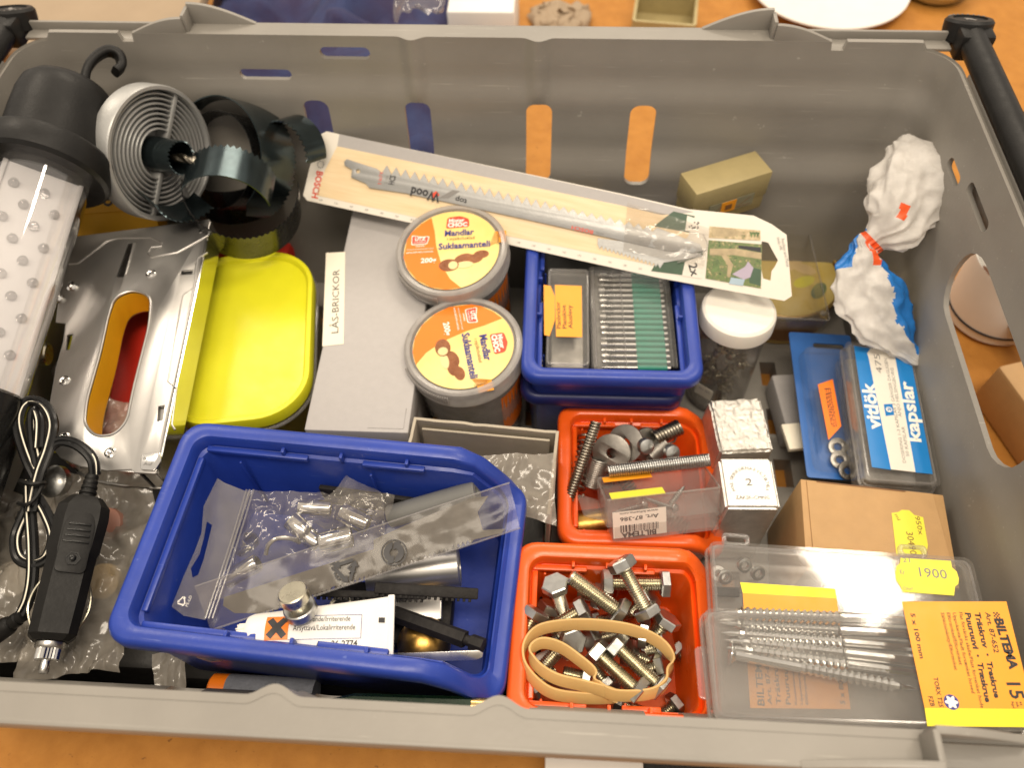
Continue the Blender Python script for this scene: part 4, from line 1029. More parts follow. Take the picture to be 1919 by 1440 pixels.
tube('lid_crease', [(wg * 0.62, 0.0025, 0.0), (wg * 0.965, 0.0025, 0.0), (wg * 0.965, 0.016, 0.0)], 0.00018, 'ink_grey', lid, 5, 1, smooth=False)
# saw blade card
o = P(565, 372, 0.1085); x = P(1478, 562, 0.1130)
SK = FR(o, x, P(608, 246, 0.137))
t = thing('saw_blade_pack', 'long white and wood-patterned hanging card with two reciprocating saw blades', 'saw blade pack', SK)
cardpx = [(568, 366), (580, 315), (600, 252), (612, 246), (640, 252), (1160, 362), (1290, 392), (1412, 404), (1446, 420), (1474, 440), (1484, 555), (1470, 564), (1230, 520), (800, 424), (576, 376)]
hole = [(1428, 452), (1440, 455), (1448, 470), (1458, 488), (1452, 500), (1446, 508), (1444, 526), (1430, 522), (1426, 500), (1424, 470)]
pplate('card', SK, cardpx, -0.0008, 0.0008, 'paper', t, [hole], h=0)
card = pplate('printed_band', SK, [(636, 251), (1160, 364), (1300, 397), (1240, 403), (1160, 384), (632, 274)], 0.0001, 0.00006, 'lilac_grey', t)
pplate('wood_print', SK, [(632, 274), (1160, 384), (1300, 412), (1290, 442), (1240, 500), (800, 412), (594, 366), (608, 320)], 0.0001, 0.00006, 'wood_print', t)
pplate('photo_panel', SK, [(1262, 396), (1302, 405), (1292, 436), (1225, 424)], 0.0002, 0.00006, 'green_dark', t)
pplate('photo_panel', SK, [(1232, 488), (1318, 470), (1312, 520), (1220, 508)], 0.0002, 0.00006, 'green_dark', t)
pplate('photo_panel', SK, [(1330, 424), (1425, 432), (1425, 451), (1328, 446)], 0.0002, 0.00006, 'twig_print', t)
ph = pplate('photo_panel', SK, [(1328, 450), (1428, 458), (1426, 541), (1322, 522)], 0.0002, 0.00006, 'leaf_print', t)
pplate('photo_detail', SK, [(1330, 466), (1380, 466), (1427, 474), (1427, 486), (1375, 478), (1330, 478)], 0.00027, 0.00005, 'branch', ph)
pplate('photo_detail', SK, [(1350, 476), (1362, 478), (1374, 496), (1368, 520), (1362, 518), (1364, 498)], 0.00027, 0.00005, 'branch', ph)
pplate('photo_detail', SK, [(1372, 514), (1396, 500), (1402, 490), (1412, 502), (1406, 520), (1394, 524)], 0.00028, 0.00005, 'lilac_print', ph)
pplate('photo_detail', SK, [(1370, 520), (1396, 524), (1392, 536), (1366, 532)], 0.00029, 0.00005, 'sky_print', ph)
pplate('photo_detail', SK, [(1384, 460), (1426, 464), (1426, 473), (1384, 465)], 0.00027, 0.00005, 'ink', ph)
pplate('photo_detail', SK, [(1404, 500), (1426, 505), (1425, 536), (1404, 530)], 0.00026, 0.00005, 'green_dark', ph)
pplate('photo_detail', SK, [(1336, 490), (1346, 486), (1350, 508), (1334, 512)], 0.00027, 0.00005, 'green_leaf', ph)
pplate('photo_detail', SK, [(1332, 428), (1352, 426), (1384, 432), (1400, 440), (1360, 444), (1336, 442)], 0.00027, 0.00005, 'branch', t)
for k in range(3): pplate('photo_detail', SK, [(1404 + 6 * k, 434), (1412 + 6 * k, 436), (1408 + 6 * k, 446)], 0.00027, 0.00005, 'green_leaf', t)
lb = pplate('number_panel', SK, [(1284, 490), (1318, 478), (1314, 522), (1278, 517)], 0.00025, 0.00006, 'paper', t)
ptext(SK, '2x', (1290, 496), (1296, 519), 16, 'ink', lb, zt, 0.02)
lb = pplate('code_panel', SK, [(1288, 404), (1330, 418), (1324, 440), (1284, 432)], 0.00025, 0.00006, 'paper', t)
random.seed(6)
for k in range(12):
    u, v = random.uniform(1290, 1310), random.uniform(410, 430)
    pplate('code_mark', SK, [(u, v), (u + 4, v + 1), (u + 2, v + 4)], zt, 0.00004, 'ink', lb)
ptext(SK, 'BOSCH', (594, 320), (584, 370), 12, 'red_ink', t, 0.0001, 0.03, name='lettering')
plate('ring_logo', [circ(0.0024, 24, *LP(SK, 601, 308, 0)), circ(0.0020, 24, *LP(SK, 601, 308, 0))], 0.0001, 0.00006, 'ink_grey', t)
ptext(SK, 'Recifem and Metal', (1464, 448), (1474, 500), 6, 'ink_grey', t, 0.0001, 0.0)
ptext(SK, 'Holz HK', (1455, 446), (1462, 470), 6, 'ink_grey', t, 0.0001, 0.0)
for k in range(22):
    u = 598 + k * 28.5; v = 376 + (u - 598) * 0.215
    ptext(SK, str(10 * k), (u, v), (u + 6, v + 1.2), 3.5, 'ink_grey', t, 0.0001, 0.0)
# blade on top: toothed along the upper edge
bl_top = []
u0, v0, u1, v1 = 716, 316, 1240, 434
nteeth = 30
for k in range(nteeth):
    f = k / nteeth; amp = 14 if k < 18 else 8
    uu, vv = u0 + (u1 - u0) * f, v0 + (v1 - v0) * f
    bl_top += [(uu, vv + amp * 0.55), (uu + 9, vv - amp * 0.45)]
blade_px = [(645, 303), (650, 298), (690, 311), (706, 316)] + bl_top + [(1312, 458), (1318, 470), (1300, 474), (1250, 470), (1000, 414), (760, 362), (692, 352), (686, 344), (658, 332), (660, 318), (646, 310)]
bl = plate('saw_blade', [[LP(SK, u, v, 0.0014) for u, v in blade_px], [LP(SK, 671 + 4 * math.cos(q), 321 + 4 * math.sin(q), 0.0014) for q in [2 * math.pi * i / 14 for i in range(14)]]], 0.0006, 0.0010, 'alu', t, bev=0.0001)
tl = 0.00165
ptext(SK, 'HCS', (738, 347), (742, 330), 11, 'ink', bl, tl, 0.02)
ptext(SK, 'S 1617 K', (714, 346), (718, 322), 6, 'red_ink', bl, tl, 0.01)
ptext(SK, '5 TPI', (726, 344), (729, 330), 5, 'ink_grey', bl, tl, 0.0)
ptext(SK, 'Wood', (826, 363), (772, 350), -17, 'ink', bl, tl, 0.03)
ptext(SK, 'top', (876, 374), (854, 369), -10, 'ink', bl, tl, 0.02)
pplate('print_bar', SK, [(820, 372), (848, 356), (862, 358), (840, 372)], tl, 0.00005, 'ink_grey', bl)
pplate('print_bar', SK, [(806, 364), (818, 358), (824, 366), (812, 372)], tl, 0.00005, 'red_ink', bl)
ptext(SK, 'BOSCH', (1112, 432), (1072, 423), -7, 'red_ink', bl, tl, 0.02)
ptext(SK, 'Swiss Made', (1132, 438), (1118, 434), -5, 'ink_grey', bl, tl, 0.0)
# second blade under it, its teeth showing below
b2 = []
for k in range(16):
    uu, vv = 1120 + k * 7.5, 456 + k * 2.4
    b2 += [(uu, vv + 2), (uu + 4, vv + 11)]
plate('saw_blade', [[LP(SK, u, v, 0.0008) for u, v in [(1120, 446), (1300, 470), (1320, 480), (1244, 492)] + b2[::-1]]], 0.0003, 0.00045, 'alu', t)
sheet('sleeve_film', [SK @ L3(SK, 1168, 470, 0.0012), SK @ L3(SK, 1320, 500, 0.0018), SK @ L3(SK, 1330, 428, 0.0025), SK @ L3(SK, 1176, 380, 0.0022)], 24, 18, 0.0022, 3, 'bag_film', None, 90)
fo = bpy.data.objects['sleeve_film']; fo.parent = t; fo.matrix_parent_inverse = SK.inverted()
tube('sleeve_seam', [L3(SK, 1318, 440, 0.003), L3(SK, 1324, 468, 0.0035), L3(SK, 1270, 492, 0.003)], 0.0005, 'clear_lid', t, 6, 4)

# chocolate tubs
def tub_lid_text(M, lb, rot):
    R_ = lambda x_, y_: (x_ * math.cos(rot) - y_ * math.sin(rot), x_ * math.sin(rot) + y_ * math.cos(rot))
    zz = 0.0005
    def tx(s, x0, x1, y, h, mat, bold=0.0, dy=0.0, z=zz): text(s, R_(x0, y), R_(x1, y + dy), h, mat, lb, z, bold=bold)
    def pl(name, pts, mat, z, th=0.00005): plate(name, [[R_(*p) for p in pts]], z, th, mat, lb)
    pl('label_corner', [(-0.0262, -0.0035), (-0.0250, 0.0085), (-0.0225, 0.0135), (-0.0175, 0.019), (-0.0120, 0.0228), (-0.0098, 0.013), (-0.0085, 0.003), (-0.005, -0.010), (0.0, -0.0195), (0.006, -0.0255), (-0.002, -0.0262), (-0.0105, -0.0240), (-0.018, -0.0190), (-0.0235, -0.0115)], 'label_dorange', 0.00025)
    pl('brand_badge', rpoly([(-0.0035, 0.0145), (0.0095, 0.0148), (0.0092, 0.0205), (0.0040, 0.0228), (-0.0030, 0.0220)], 0.0015), 'red_ink', 0.0003)
    tx('Mister', -0.0020, 0.0068, 0.0185, 0.0024, 'ink_white', 0.03); tx('CHOC', -0.0026, 0.0084, 0.0153, 0.0027, 'ink_white', 0.05)
    tx('Mandlar', -0.0040, 0.0122, 0.0092, 0.0039, 'ink_blue', 0.025)
    tx('i mjölkchoklad', -0.0025, 0.0125, 0.0062, 0.0019, 'ink_brown', 0.0)
    tx('Suklaamanteli', -0.0072, 0.0212, 0.0004, 0.0040, 'ink_blue', 0.025)
    tx('200g', -0.0165, -0.0080, -0.0080, 0.0030, 'ink_white', 0.03)
    pl('seal_badge', rpoly([(-0.0225, 0.0045), (-0.0135, 0.0045), (-0.0125, 0.0100), (-0.0165, 0.0098), (-0.0225, 0.0112)], 0.001), 'ink_white', 0.0003)
    pl('seal_badge', rpoly([(-0.0220, 0.0050), (-0.0139, 0.0050), (-0.0130, 0.0095), (-0.0166, 0.0093), (-0.0221, 0.0106)], 0.001), 'red_ink', 0.0004)
    tx('UTZ', -0.0205, -0.0145, 0.0072, 0.0021, 'ink_white', 0.04); tx('Certified', -0.0208, -0.0145, 0.0056, 0.0011, 'ink_white', 0.0)
    tx('cocoa', -0.0200, -0.0150, 0.0030, 0.0011, 'ink_white', 0.02); tx('more information and', -0.0245, -0.0100, 0.0010, 0.0009, 'ink_white', 0.0); tx('www.lidl-info.com/utz', -0.0250, -0.0100, -0.0012, 0.0012, 'ink_white', 0.01)
    pl('label_tail', [(0.0205, 0.0005), (0.0262, 0.0030), (0.0300, 0.0030), (0.0300, 0.0108), (0.0238, 0.0105)], 'label_orange', 0.00015)
    text('Serveringsförslag/', R_(0.0262, 0.0015), R_(0.0262, 0.0118), 0.0014, 'ink_brown', lb, zz); text('Tarjoiluehdotus', R_(0.0285, 0.0025), R_(0.0285, 0.0105), 0.0013, 'ink_brown', lb, zz)
    # printed almonds
    def nut(x_, y_, a, b, an, mat, z):
        plate('printed_almond', [[R_(x_ + a * math.cos(q) * math.cos(an) - b * math.sin(q) * math.sin(an), y_ + a * math.cos(q) * math.sin(an) + b * math.sin(q) * math.cos(an)) for q in [2 * math.pi * i / 26 for i in range(26)]]], z, 0.00005, mat, lb)
    nut(0.0165, -0.0045, 0.0042, 0.0027, 0.1, 'choc', 0.0003); nut(0.0130, -0.0070, 0.0045, 0.0030, 0.2, 'choc', 0.00036); nut(0.0070, -0.0065, 0.0052, 0.0030, 0.25, 'choc', 0.0003)
    nut(0.0075, -0.0108, 0.0048, 0.0022, 0.05, 'almond', 0.00042); nut(-0.0010, -0.0105, 0.0055, 0.0040, 0.0, 'choc', 0.00042); nut(0.0012, -0.0108, 0.0030, 0.0030, 0.0, 'ink_brown', 0.00048); nut(0.0013, -0.0108, 0.0025, 0.0026, 0.0, 'almond', 0.00054)
def choc_tub(u, v, z, rot, label, tilt):
    c_ = P(u, v, z); M = T(*c_) @ RX(rad(tilt[0])) @ RY(rad(tilt[1]))
    t = thing('snack_tub', label, 'tub', M, 'round snack tubs used for screws')
    R0 = 0.0352
    lathe('lid', [(0, -0.0012), (0.0308, -0.0012), (0.0311, -0.0005), (0.0315, 0.0012), (0.0335, 0.0016), (0.0350, 0.0006), (R0, -0.001), (R0, -0.0065), (0.0358, -0.0075), (0.0358, -0.0105), (R0 - 0.0008, -0.0105), (R0 - 0.001, -0.0012), (0.0338, 0.0002), (0.0322, 0.0001), (0.0312, -0.0020), (0, -0.0022)], 'tub_lid', t, 72)
    for k in range(26):
        a = rad(205 + k * 2.2); rbox('lid_grip', (0.0005, 0.0012, 0.0065), (0, 0.0360, -0.0040), 'tub_lid', t, 0.0001, RZ(a - math.pi / 2))
    lathe('body', [(0.0335, -0.0095), (0.0318, -0.045), (0.0295, -0.082), (0.0275, -0.085), (0, -0.085), (0, -0.0838), (0.0270, -0.0838), (0.0286, -0.0815), (0.0308, -0.045), (0.0326, -0.0095)], 'clear_milky', t, 56)
    lb = plate('label', [circ(0.0262, 60)], -0.0001, 0.0003, 'label_cream', t)
    tub_lid_text(M, lb, rot)
    lb.scale = (1.14, 1.14, 1.0)
    n = 24; a0 = rad(-48)
    vs = [( (0.0330 - 0.0023 * j) * math.cos(a0 + 0.75 * i / n), (0.0330 - 0.0023 * j) * math.sin(a0 + 0.75 * i / n), -0.020 - 0.045 * j) for j in (0, 1) for i in range(n + 1)]
    mk('side_print', vs, [(i, i + 1, n + 2 + i, n + 1 + i) for i in range(n)], 'label_dorange', t)
    return t, M
t1, TM1 = choc_tub(846, 468, 0.1155, rad(3), 'rear round snack tub with orange almond label, under the saw blade card edge', (6, -4))
t2, TM2 = choc_tub(868, 648, 0.1040, rad(-76), 'front round snack tub with orange almond label turned sideways, screws inside', (2, -3))
random.seed(31)
for k in range(14):
    p = TM2 @ V((random.uniform(-0.016, 0.016), random.uniform(-0.026, -0.004), -0.074 + 0.0042 * k)); a = random.uniform(0, 6.28)
    pan_screw('brass_screw', p, p + V((math.cos(a) * 0.020, math.sin(a) * 0.008, random.uniform(-0.004, 0.008))), 0.0015, 0.0030, 'brassy wood screw lying in the heap inside the front snack tub', mat='brass', flat=True, smooth=0.35, group='screws in the front snack tub')
tag(lathe('dark_fastener_heap', [(0.024, 0), (0.026, 0.02), (0.022, 0.034), (0.010, 0.040), (0, 0.041)], 'dark_contents', None, 24), 'dark heap of small fasteners inside the rear snack tub', 'fasteners', None, T(*(TM1 @ V((0, 0, -0.0835)))))

# contents of the middle blue bin: small box with washers label, case of rotary bits, bead chain
o = P(1024, 682, 0.103); x = P(1104, 684, 0.103)
PB = FR(o, x, P(1020, 504, 0.104)); wp = (x - o).length; lp = (P(1020, 504, 0.104) - o).length
t = thing('washer_box', 'small narrow clear box with orange label in the middle blue bin', 'box', PB)
rbox('contents', (wp - 0.005, lp - 0.008, 0.005), (wp / 2, lp / 2, -0.012), 'old_steel', t, 0.001)
shell_box('tray', wp, lp, 0.012, 'clear_dull', t, 0.001, 0.002, M=T(wp / 2, lp / 2, -0.016))
shell_box('lid', wp + 0.001, lp + 0.001, 0.006, 'clear', t, 0.001, 0.002, M=T(wp / 2, lp / 2, 0) @ RX(math.pi))
tube('lid_rim', [(a_ + wp / 2, b_ + lp / 2, -0.0004) for a_, b_ in rrect(wp - 0.001, lp - 0.001, 0.002, 4)], 0.0006, 'clear_lid', t, 6, 1, True, smooth=False)
lb = pplate('label', PB, [(1040, 534), (1090, 536), (1091, 632), (1042, 631)], 0.0001, 0.0002, 'label_orange', t)
pplate('label', PB, [(1019, 534), (1032, 536), (1040, 556), (1040, 600), (1030, 630), (1020, 628)], 0.00005, 0.0002, 'label_orange', t)
for s, u in (('Planbrickor', 1051), ('Planskive', 1062), ('Aluslevy', 1073)):
    ptext(PB, s, (u, 616), (u - 2, 572 if s != 'Planbrickor' else 566), 8, 'ink', lb, zt, 0.01)
o = P(1108, 688, 0.098); x = P(1274, 690, 0.098)
BS = FR(o, x, P(1104, 500, 0.098)); wb_ = (x - o).length; lb_ = (P(1104, 500, 0.098) - o).length
t = thing('bit_case', 'clear-lidded case with a row of rotary bits in the middle blue bin', 'case', BS)
rbox('tray', (wb_, lb_, 0.010), (wb_ / 2, lb_ / 2, -0.013), 'black', t, 0.001)
rbox('foam_bar', (wb_ * 0.16, lb_ - 0.002, 0.002), (wb_ * 0.12, lb_ / 2, -0.007), 'dark_contents', t, 0.0003)
rbox('side_rail', (0.003, lb_, 0.012), (wb_ - 0.0020, lb_ / 2, -0.006), 'black_gloss', t, 0.0006)
rbox('side_rail', (0.0035, lb_, 0.012), (0.0020, lb_ / 2, -0.006), 'clear_lid', t, 0.0006)
plate('clear_lid', [rrect(wb_ - 0.002, lb_ - 0.001, 0.001, 3, wb_ / 2, lb_ / 2)], 0.0, 0.0008, 'clear', t)
tube('lid_ridge', [(wb_ * 0.40, 0.001, 0.0010), (wb_ * 0.38, lb_ - 0.001, 0.0010)], 0.0005, 'clear_lid', t, 6, 1, smooth=False)
tube('lid_ridge', [(wb_ * 0.06, 0.001, 0.0010), (wb_ * 0.05, lb_ - 0.001, 0.0010)], 0.0005, 'clear_lid', t, 6, 1, smooth=False)
ORD = ['first', 'second', 'third', 'fourth', 'fifth', 'sixth', 'seventh', 'eighth', 'ninth', 'tenth', 'eleventh', 'twelfth', 'thirteenth', 'fourteenth', 'fifteenth', 'sixteenth', 'seventeenth', 'eighteenth']
bitlen = wb_ * 0.80
heads = [[(0.0002, 0), (0.0008, 0.003), (0.0008, 0.008)], [(0, 0), (0.0012, 0.001), (0.0014, 0.003), (0.0008, 0.005)], [(0.0004, 0), (0.0014, 0.0005), (0.0014, 0.005), (0.0007, 0.006)], [(0, 0), (0.0009, 0.0006), (0.0010, 0.0018), (0.0007, 0.003)], [(0, 0), (0.0018, 0.0004), (0.0018, 0.004), (0.0007, 0.0045)]]
for k in range(18):
    y0 = 0.0025 + (lb_ - 0.006) * k / 17
    M = BS @ T(wb_ * 0.12, y0, -0.0040) @ RY(rad(90))
    b_ = thing('rotary_bit', ORD[k] + ' rotary bit from the front edge of the clear case', 'rotary bit', M, 'rotary bits in the case')
    lathe('shaft', heads[k % 5] + [(0.00115, 0.010), (0.00115, bitlen - 0.0005), (0.0007, bitlen)], 'steel', b_, 10)
    lathe('sleeve', [(0.0016, bitlen * 0.52), (0.0016, bitlen * 0.94), (0.0012, bitlen * 0.94), (0.0012, bitlen * 0.52)], 'teal', b_, 10, close=True)
    rb_ = rbox('holder_pad', (0.0006, (lb_ / 18) * 0.94, bitlen * 0.42), (0.0008, 0, bitlen * 0.73), 'teal', b_, 0)
rnd = [P(1012, 560 + k * 8.5, 0.088 + 0.002 * math.sin(k)) for k in range(16)]
t = thing('bead_chain', 'string of small metal beads along the left wall of the middle bin', 'bead chain', T(*rnd[0]))
for k, p in enumerate(rnd):
    lathe('bead', [(0.0, -0.0022), (0.0016, -0.0016), (0.0022, 0), (0.0016, 0.0016), (0, 0.0022)], 'old_steel', t, 10, M=T(*(p - rnd[0])))
# dark filler under the cases
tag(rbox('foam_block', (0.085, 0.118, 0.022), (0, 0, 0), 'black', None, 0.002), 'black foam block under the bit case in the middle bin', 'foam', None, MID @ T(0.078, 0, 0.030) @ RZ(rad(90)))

# grey carton with open top between tub and front bin
o = P(776, 782, 0.100); x = P(1042, 808, 0.100)
GC = FR(o, x, o + V((0, 0, 1)).cross(x - o)); wq = (x - o).length; dq = 0.050
t = thing('open_carton', 'open grey-beige cardboard carton behind the large blue bin', 'carton', GC)
plate('back_wall', [[(0, -0.080)] + [(wq * k / 14, 0.0012 * noise.noise(V((k * 0.9, 3, 0)))) for k in range(15)] + [(wq, -0.080)]], 0, 0.0016, 'grey_carton', t, M=RX(rad(90)))
plate('side_wall', [[(0, -0.080)] + [(-dq * k / 12, 0.0010 * noise.noise(V((k * 0.9, 7, 0)))) for k in range(13)] + [(-dq, -0.080)]], 0, 0.0016, 'grey_carton', t, M=T(wq, 0, 0) @ RZ(rad(90)) @ RX(rad(90)))
plate('side_wall', [[(0, -0.080)] + [(-dq * k / 12, 0.0014 * noise.noise(V((k * 0.9, 11, 0)))) for k in range(13)] + [(-dq, -0.080)]], 0, 0.0016, 'grey_carton', t, M=T(0.0, 0, 0) @ RZ(rad(90)) @ RX(rad(90)))
plate('inner_flap', [[(0.003, -0.05), (0.005, -0.004), (wq - 0.003, -0.003), (wq - 0.003, -0.05)]], 0, 0.0012, 'grey_carton', t, M=T(0, -0.004, 0) @ RX(rad(90)))
rbox('bottom', (wq, dq, 0.0016), (wq / 2, -dq / 2, -0.079), 'grey_carton', t, 0)
s_ = sheet('clear_bag', [P(905, 940, .100), P(1042, 990, .100), P(1040, 852, .108), P(880, 856, .104)], 26, 22, 0.004, 12, 'bag_film_thick', None, 50, 0.002)
tag(s_, 'grey transparent bag folded over the corner between carton and blue bin', 'plastic bag')
# ================================================================== contents of the large blue bin
def bw(x, y, z): return BIG @ V((x, y, z))
# film bag with zip and hanging hole
o = P(392, 1160, 0.130); x = P(470, 1165, 0.130)
ZM = FR(P(330, 1150, 0.128), P(470, 1160, 0.134), P(430, 905, 0.140))
t = thing('zip_bag', 'crumpled clear zip bag holding metal sleeves in the large blue bin', 'plastic bag', ZM)
hd = pplate('header', ZM, [(408, 897), (420, 905), (470, 925), (455, 970), (425, 1060), (400, 1120), (385, 1163), (345, 1155), (322, 1138), (345, 1080), (365, 1035), (378, 1000), (382, 950)], 0.0, 0.0003, 'header_film', t, [[(388, 978), (398, 985), (392, 1010), (382, 1050), (372, 1078), (361, 1084), (358, 1066), (374, 1040), (382, 1010)]], h=0.0)
for du in (0, 6, 13):
    tube('zip_ridge', [L3(ZM, 462 + du, 918, 0.0004), L3(ZM, 428 + du, 1030, 0.0009), L3(ZM, 385 + du, 1160, 0.0004)], 0.0005, 'clear_lid', t, 6, 6)
def tri_mark(M, u, v, s, rot, mat, parent, z):
    for k in range(3):
        a = rad(rot + 120 * k); b = rad(rot + 120 * (k + 1)); c = LP(M, u, v, z)
        p, q = V((c[0] + s * math.cos(a), c[1] + s * math.sin(a))), V((c[0] + s * math.cos(b), c[1] + s * math.sin(b)))
        d = (q - p); n_ = V((-d.y, d.x)).normalized() * s * 0.12; p2, q2 = p + d * 0.12, p + d * 0.70; h_ = p + d * 0.95
        plate('recycling_mark', [[tuple(p2 + n_), tuple(p2 - n_), tuple(q2 - n_), tuple(q2 - n_ * 2.6), tuple(h_), tuple(q2 + n_ * 2.6), tuple(q2 + n_)]], z, 0.00005, mat, parent)
tri_mark(ZM, 341, 1128, 0.0026, 80, 'ink_white', hd, 0.0004)
ptext(ZM, 'PE-LD', (352, 1138), (360, 1118), 5, 'ink_white', hd, 0.0005, 0.0)
ZI = ZM.inverted()
b1 = sheet('bag_body', [P(400, 1130, .128), P(700, 1075, .128), P(735, 930, .134), P(468, 925, .136)], 44, 30, 0.0052, 5, 'bag_film', t, 55, 0.003, 0.006)
b1.matrix_parent_inverse = ZI
b2_ = sheet('bag_corner', [P(560, 985, .132), P(728, 985, .130), P(712, 925, .138), P(655, 895, .143)], 22, 18, 0.006, 9, 'bag_film', t, 70, 0.003, 0.006)
b2_.matrix_parent_inverse = ZI
def sleeve(a, b, za, zb, R, label, mat='chrome', bore=0.75):
    p, q = P(*a, za), P(*b, zb); L = (q - p).length
    o = lathe('metal_sleeve', [(R * bore, 0), (R * 0.95, 0), (R, 0.0006), (R, L - 0.0006), (R * 0.95, L), (R * bore, L)], mat, None, 28, close=True)
    tag(o, label, 'metal sleeve', 'metal sleeves in the zip bag', AX(p, q - p))
sleeve((545, 975), (572, 1000), .124, .122, 0.0048, 'short shiny metal sleeve standing up in the middle of the zip bag')
sleeve((425, 1088), (484, 1055), .118, .122, 0.0045, 'bright metal sleeve pointing to the lower left of the zip bag')
sleeve((452, 1030), (470, 1010), .118, .124, 0.0050, 'dark reflecting metal sleeve next to the zip strip')
sleeve((600, 1020), (660, 1005), .120, .120, 0.0055, 'wide metal sleeve lying level at the right end of the zip bag')
sleeve((560, 950), (620, 955), .122, .120, 0.0042, 'metal sleeve half hidden at the back of the zip bag')
sleeve((570, 1000), (596, 1022), .118, .116, 0.0046, 'metal sleeve continuing behind the upright one in the zip bag')
sleeve((640, 960), (690, 985), .126, .124, 0.0050, 'metal sleeve under the folded corner of the zip bag')
tag(tube('wire_clip', [P(498, 1040, .124), P(503, 1022, .127), P(520, 1010, .128), P(545, 1010, .126), P(562, 1018, .122)], 0.0011, 'steel', None, 8), 'bent shiny wire clip among the metal sleeves', 'wire clip')
# jigsaw blade in a long printed film bag
o = P(335, 1180, 0.136); x = P(950, 1000, 0.140)
JM = FR(P(395, 1170, 0.137), P(965, 985, 0.146), P(380, 1100, 0.141))
t = thing('saw_blade_bag', 'toothed saw blade in a long clear bag with recycling print, lying across the blue bin', 'saw blade', JM)
tb_ = []
for k in range(46):
    u, v = 480 + k * 8.8, 1150 - k * 3.05
    tb_ += [(u, v), (u + 5, v + 7)]
pplate('blade', JM, tb_ + [(888, 1012), (940, 1000), (946, 992), (905, 994), (895, 960), (915, 930), (880, 935), (760, 985), (700, 1012), (700, 1030), (420, 1120), (418, 1136), (440, 1150)], -0.0012, 0.0010, 'blade_dull', t, h=-0.0004)
fb = sheet('film', [JM @ L3(JM, 395, 1182, 0.001), JM @ L3(JM, 975, 990, 0.001), JM @ L3(JM, 955, 905, 0.0012), JM @ L3(JM, 365, 1100, 0.001)], 70, 12, 0.0008, 17, 'bag_smooth', t, 60, 0.0006)
fb.matrix_parent_inverse = JM.inverted()
for (a, b) in (((395, 1182), (975, 990)), ((365, 1100), (955, 905))):
    tube('film_edge', [L3(JM, a[0] + (b[0] - a[0]) * k / 12, a[1] + (b[1] - a[1]) * k / 12, 0.0018 + 0.0008 * noise.noise(V((k * 1.1, a[0], 0)))) for k in range(13)], 0.00045, 'clear_lid', t, 5, 3)
zz = 0.0027
tri_mark(JM, 648, 1068, 0.0062, 30, 'ink', t, zz)
ptext(JM, '04', (650, 1062), (655, 1078), 12, 'ink', t, zz, 0.03)
ptext(JM, 'PE-LD', (618, 1058), (632, 1090), 11, 'ink', t, zz, 0.03)
c = LP(JM, 738, 1036, zz); R_ = 0.0057
plate('recycling_mark', [circ(R_, 30, *c), circ(R_ * 0.92, 30, *c)], zz, 0.00005, 'ink', t)
def swirl(rot):
    out = [(0.86 * math.cos(rad(q)), 0.86 * math.sin(rad(q))) for q in range(60, 205, 10)]
    inn = [(0.36 * math.cos(rad(q)), 0.36 * math.sin(rad(q))) for q in range(200, 70, -15)]
    pts = out + [(-1.0, -0.42), (-0.52, -0.70), (-0.10, -0.22), (-0.34, -0.16)] + inn
    r = rad(rot); return [(c[0] + R_ * 0.92 * (a * math.cos(r) - b * math.sin(r)), c[1] + R_ * 0.92 * (a * math.sin(r) + b * math.cos(r))) for a, b in pts]
plate('recycling_mark', [swirl(20)], zz, 0.00006, 'ink', t); plate('recycling_mark', [swirl(200)], zz, 0.00006, 'ink', t)
# grey tube
p, q = P(732, 968, 0.118), P(894, 922, 0.134); L = (q - p).length
o = lathe('plastic_tube', [(0.0056, 0), (0.0056, L - 0.0006), (0.0050, L), (0.0022, L), (0.0020, L - 0.02), (0.0020, 0)], 'grey_plastic', None, 32, close=True)
tag(o, 'matt grey plastic tube with a small bore in the large blue bin', 'tube', None, AX(p, q - p))
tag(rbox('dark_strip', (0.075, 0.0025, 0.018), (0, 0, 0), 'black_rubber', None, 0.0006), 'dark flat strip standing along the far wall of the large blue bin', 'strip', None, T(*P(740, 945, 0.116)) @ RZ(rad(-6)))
# steel cylinder
p, q = P(690, 1080, 0.112), P(862, 1062, 0.112); L = (q - p).length
tag(lathe('steel_cylinder', [(0.0070, 0), (0.0100, 0), (0.0100, L - 0.0008), (0.0092, L), (0.0070, L)], 'satin', None, 36, close=True), 'wide brushed steel cylinder lying under the saw blade bag', 'cylinder', None, AX(p, q - p))
# serrated rubber strips
def comb_strip(a, b, za, zb, w, label):
    p, q = P(*a, za), P(*b, zb); M = FR(p, q, p + V((0, 1, 0.3))); L = (q - p).length
    t = thing('rubber_strip', label, 'rubber strip', M, 'black serrated rubber strips')
    rbox('strip', (L, w, 0.0022), (L / 2, 0, 0), 'black_rubber', t, 0.0006)
    n = int(L / 0.0026)
    for k in range(n): rbox('tooth', (0.0013, 0.0026, 0.0026), (0.0015 + k * 0.0026, -w / 2, -0.0012), 'black_rubber', t, 0.0002)
comb_strip((590, 1112), (800, 1118), .130, .128, 0.0032, 'black serrated rubber strip lying in front of the saw blade bag')
comb_strip((702, 1102), (896, 1114), .133, .127, 0.0050, 'thicker black serrated rubber strip ending near the right wall of the bin')
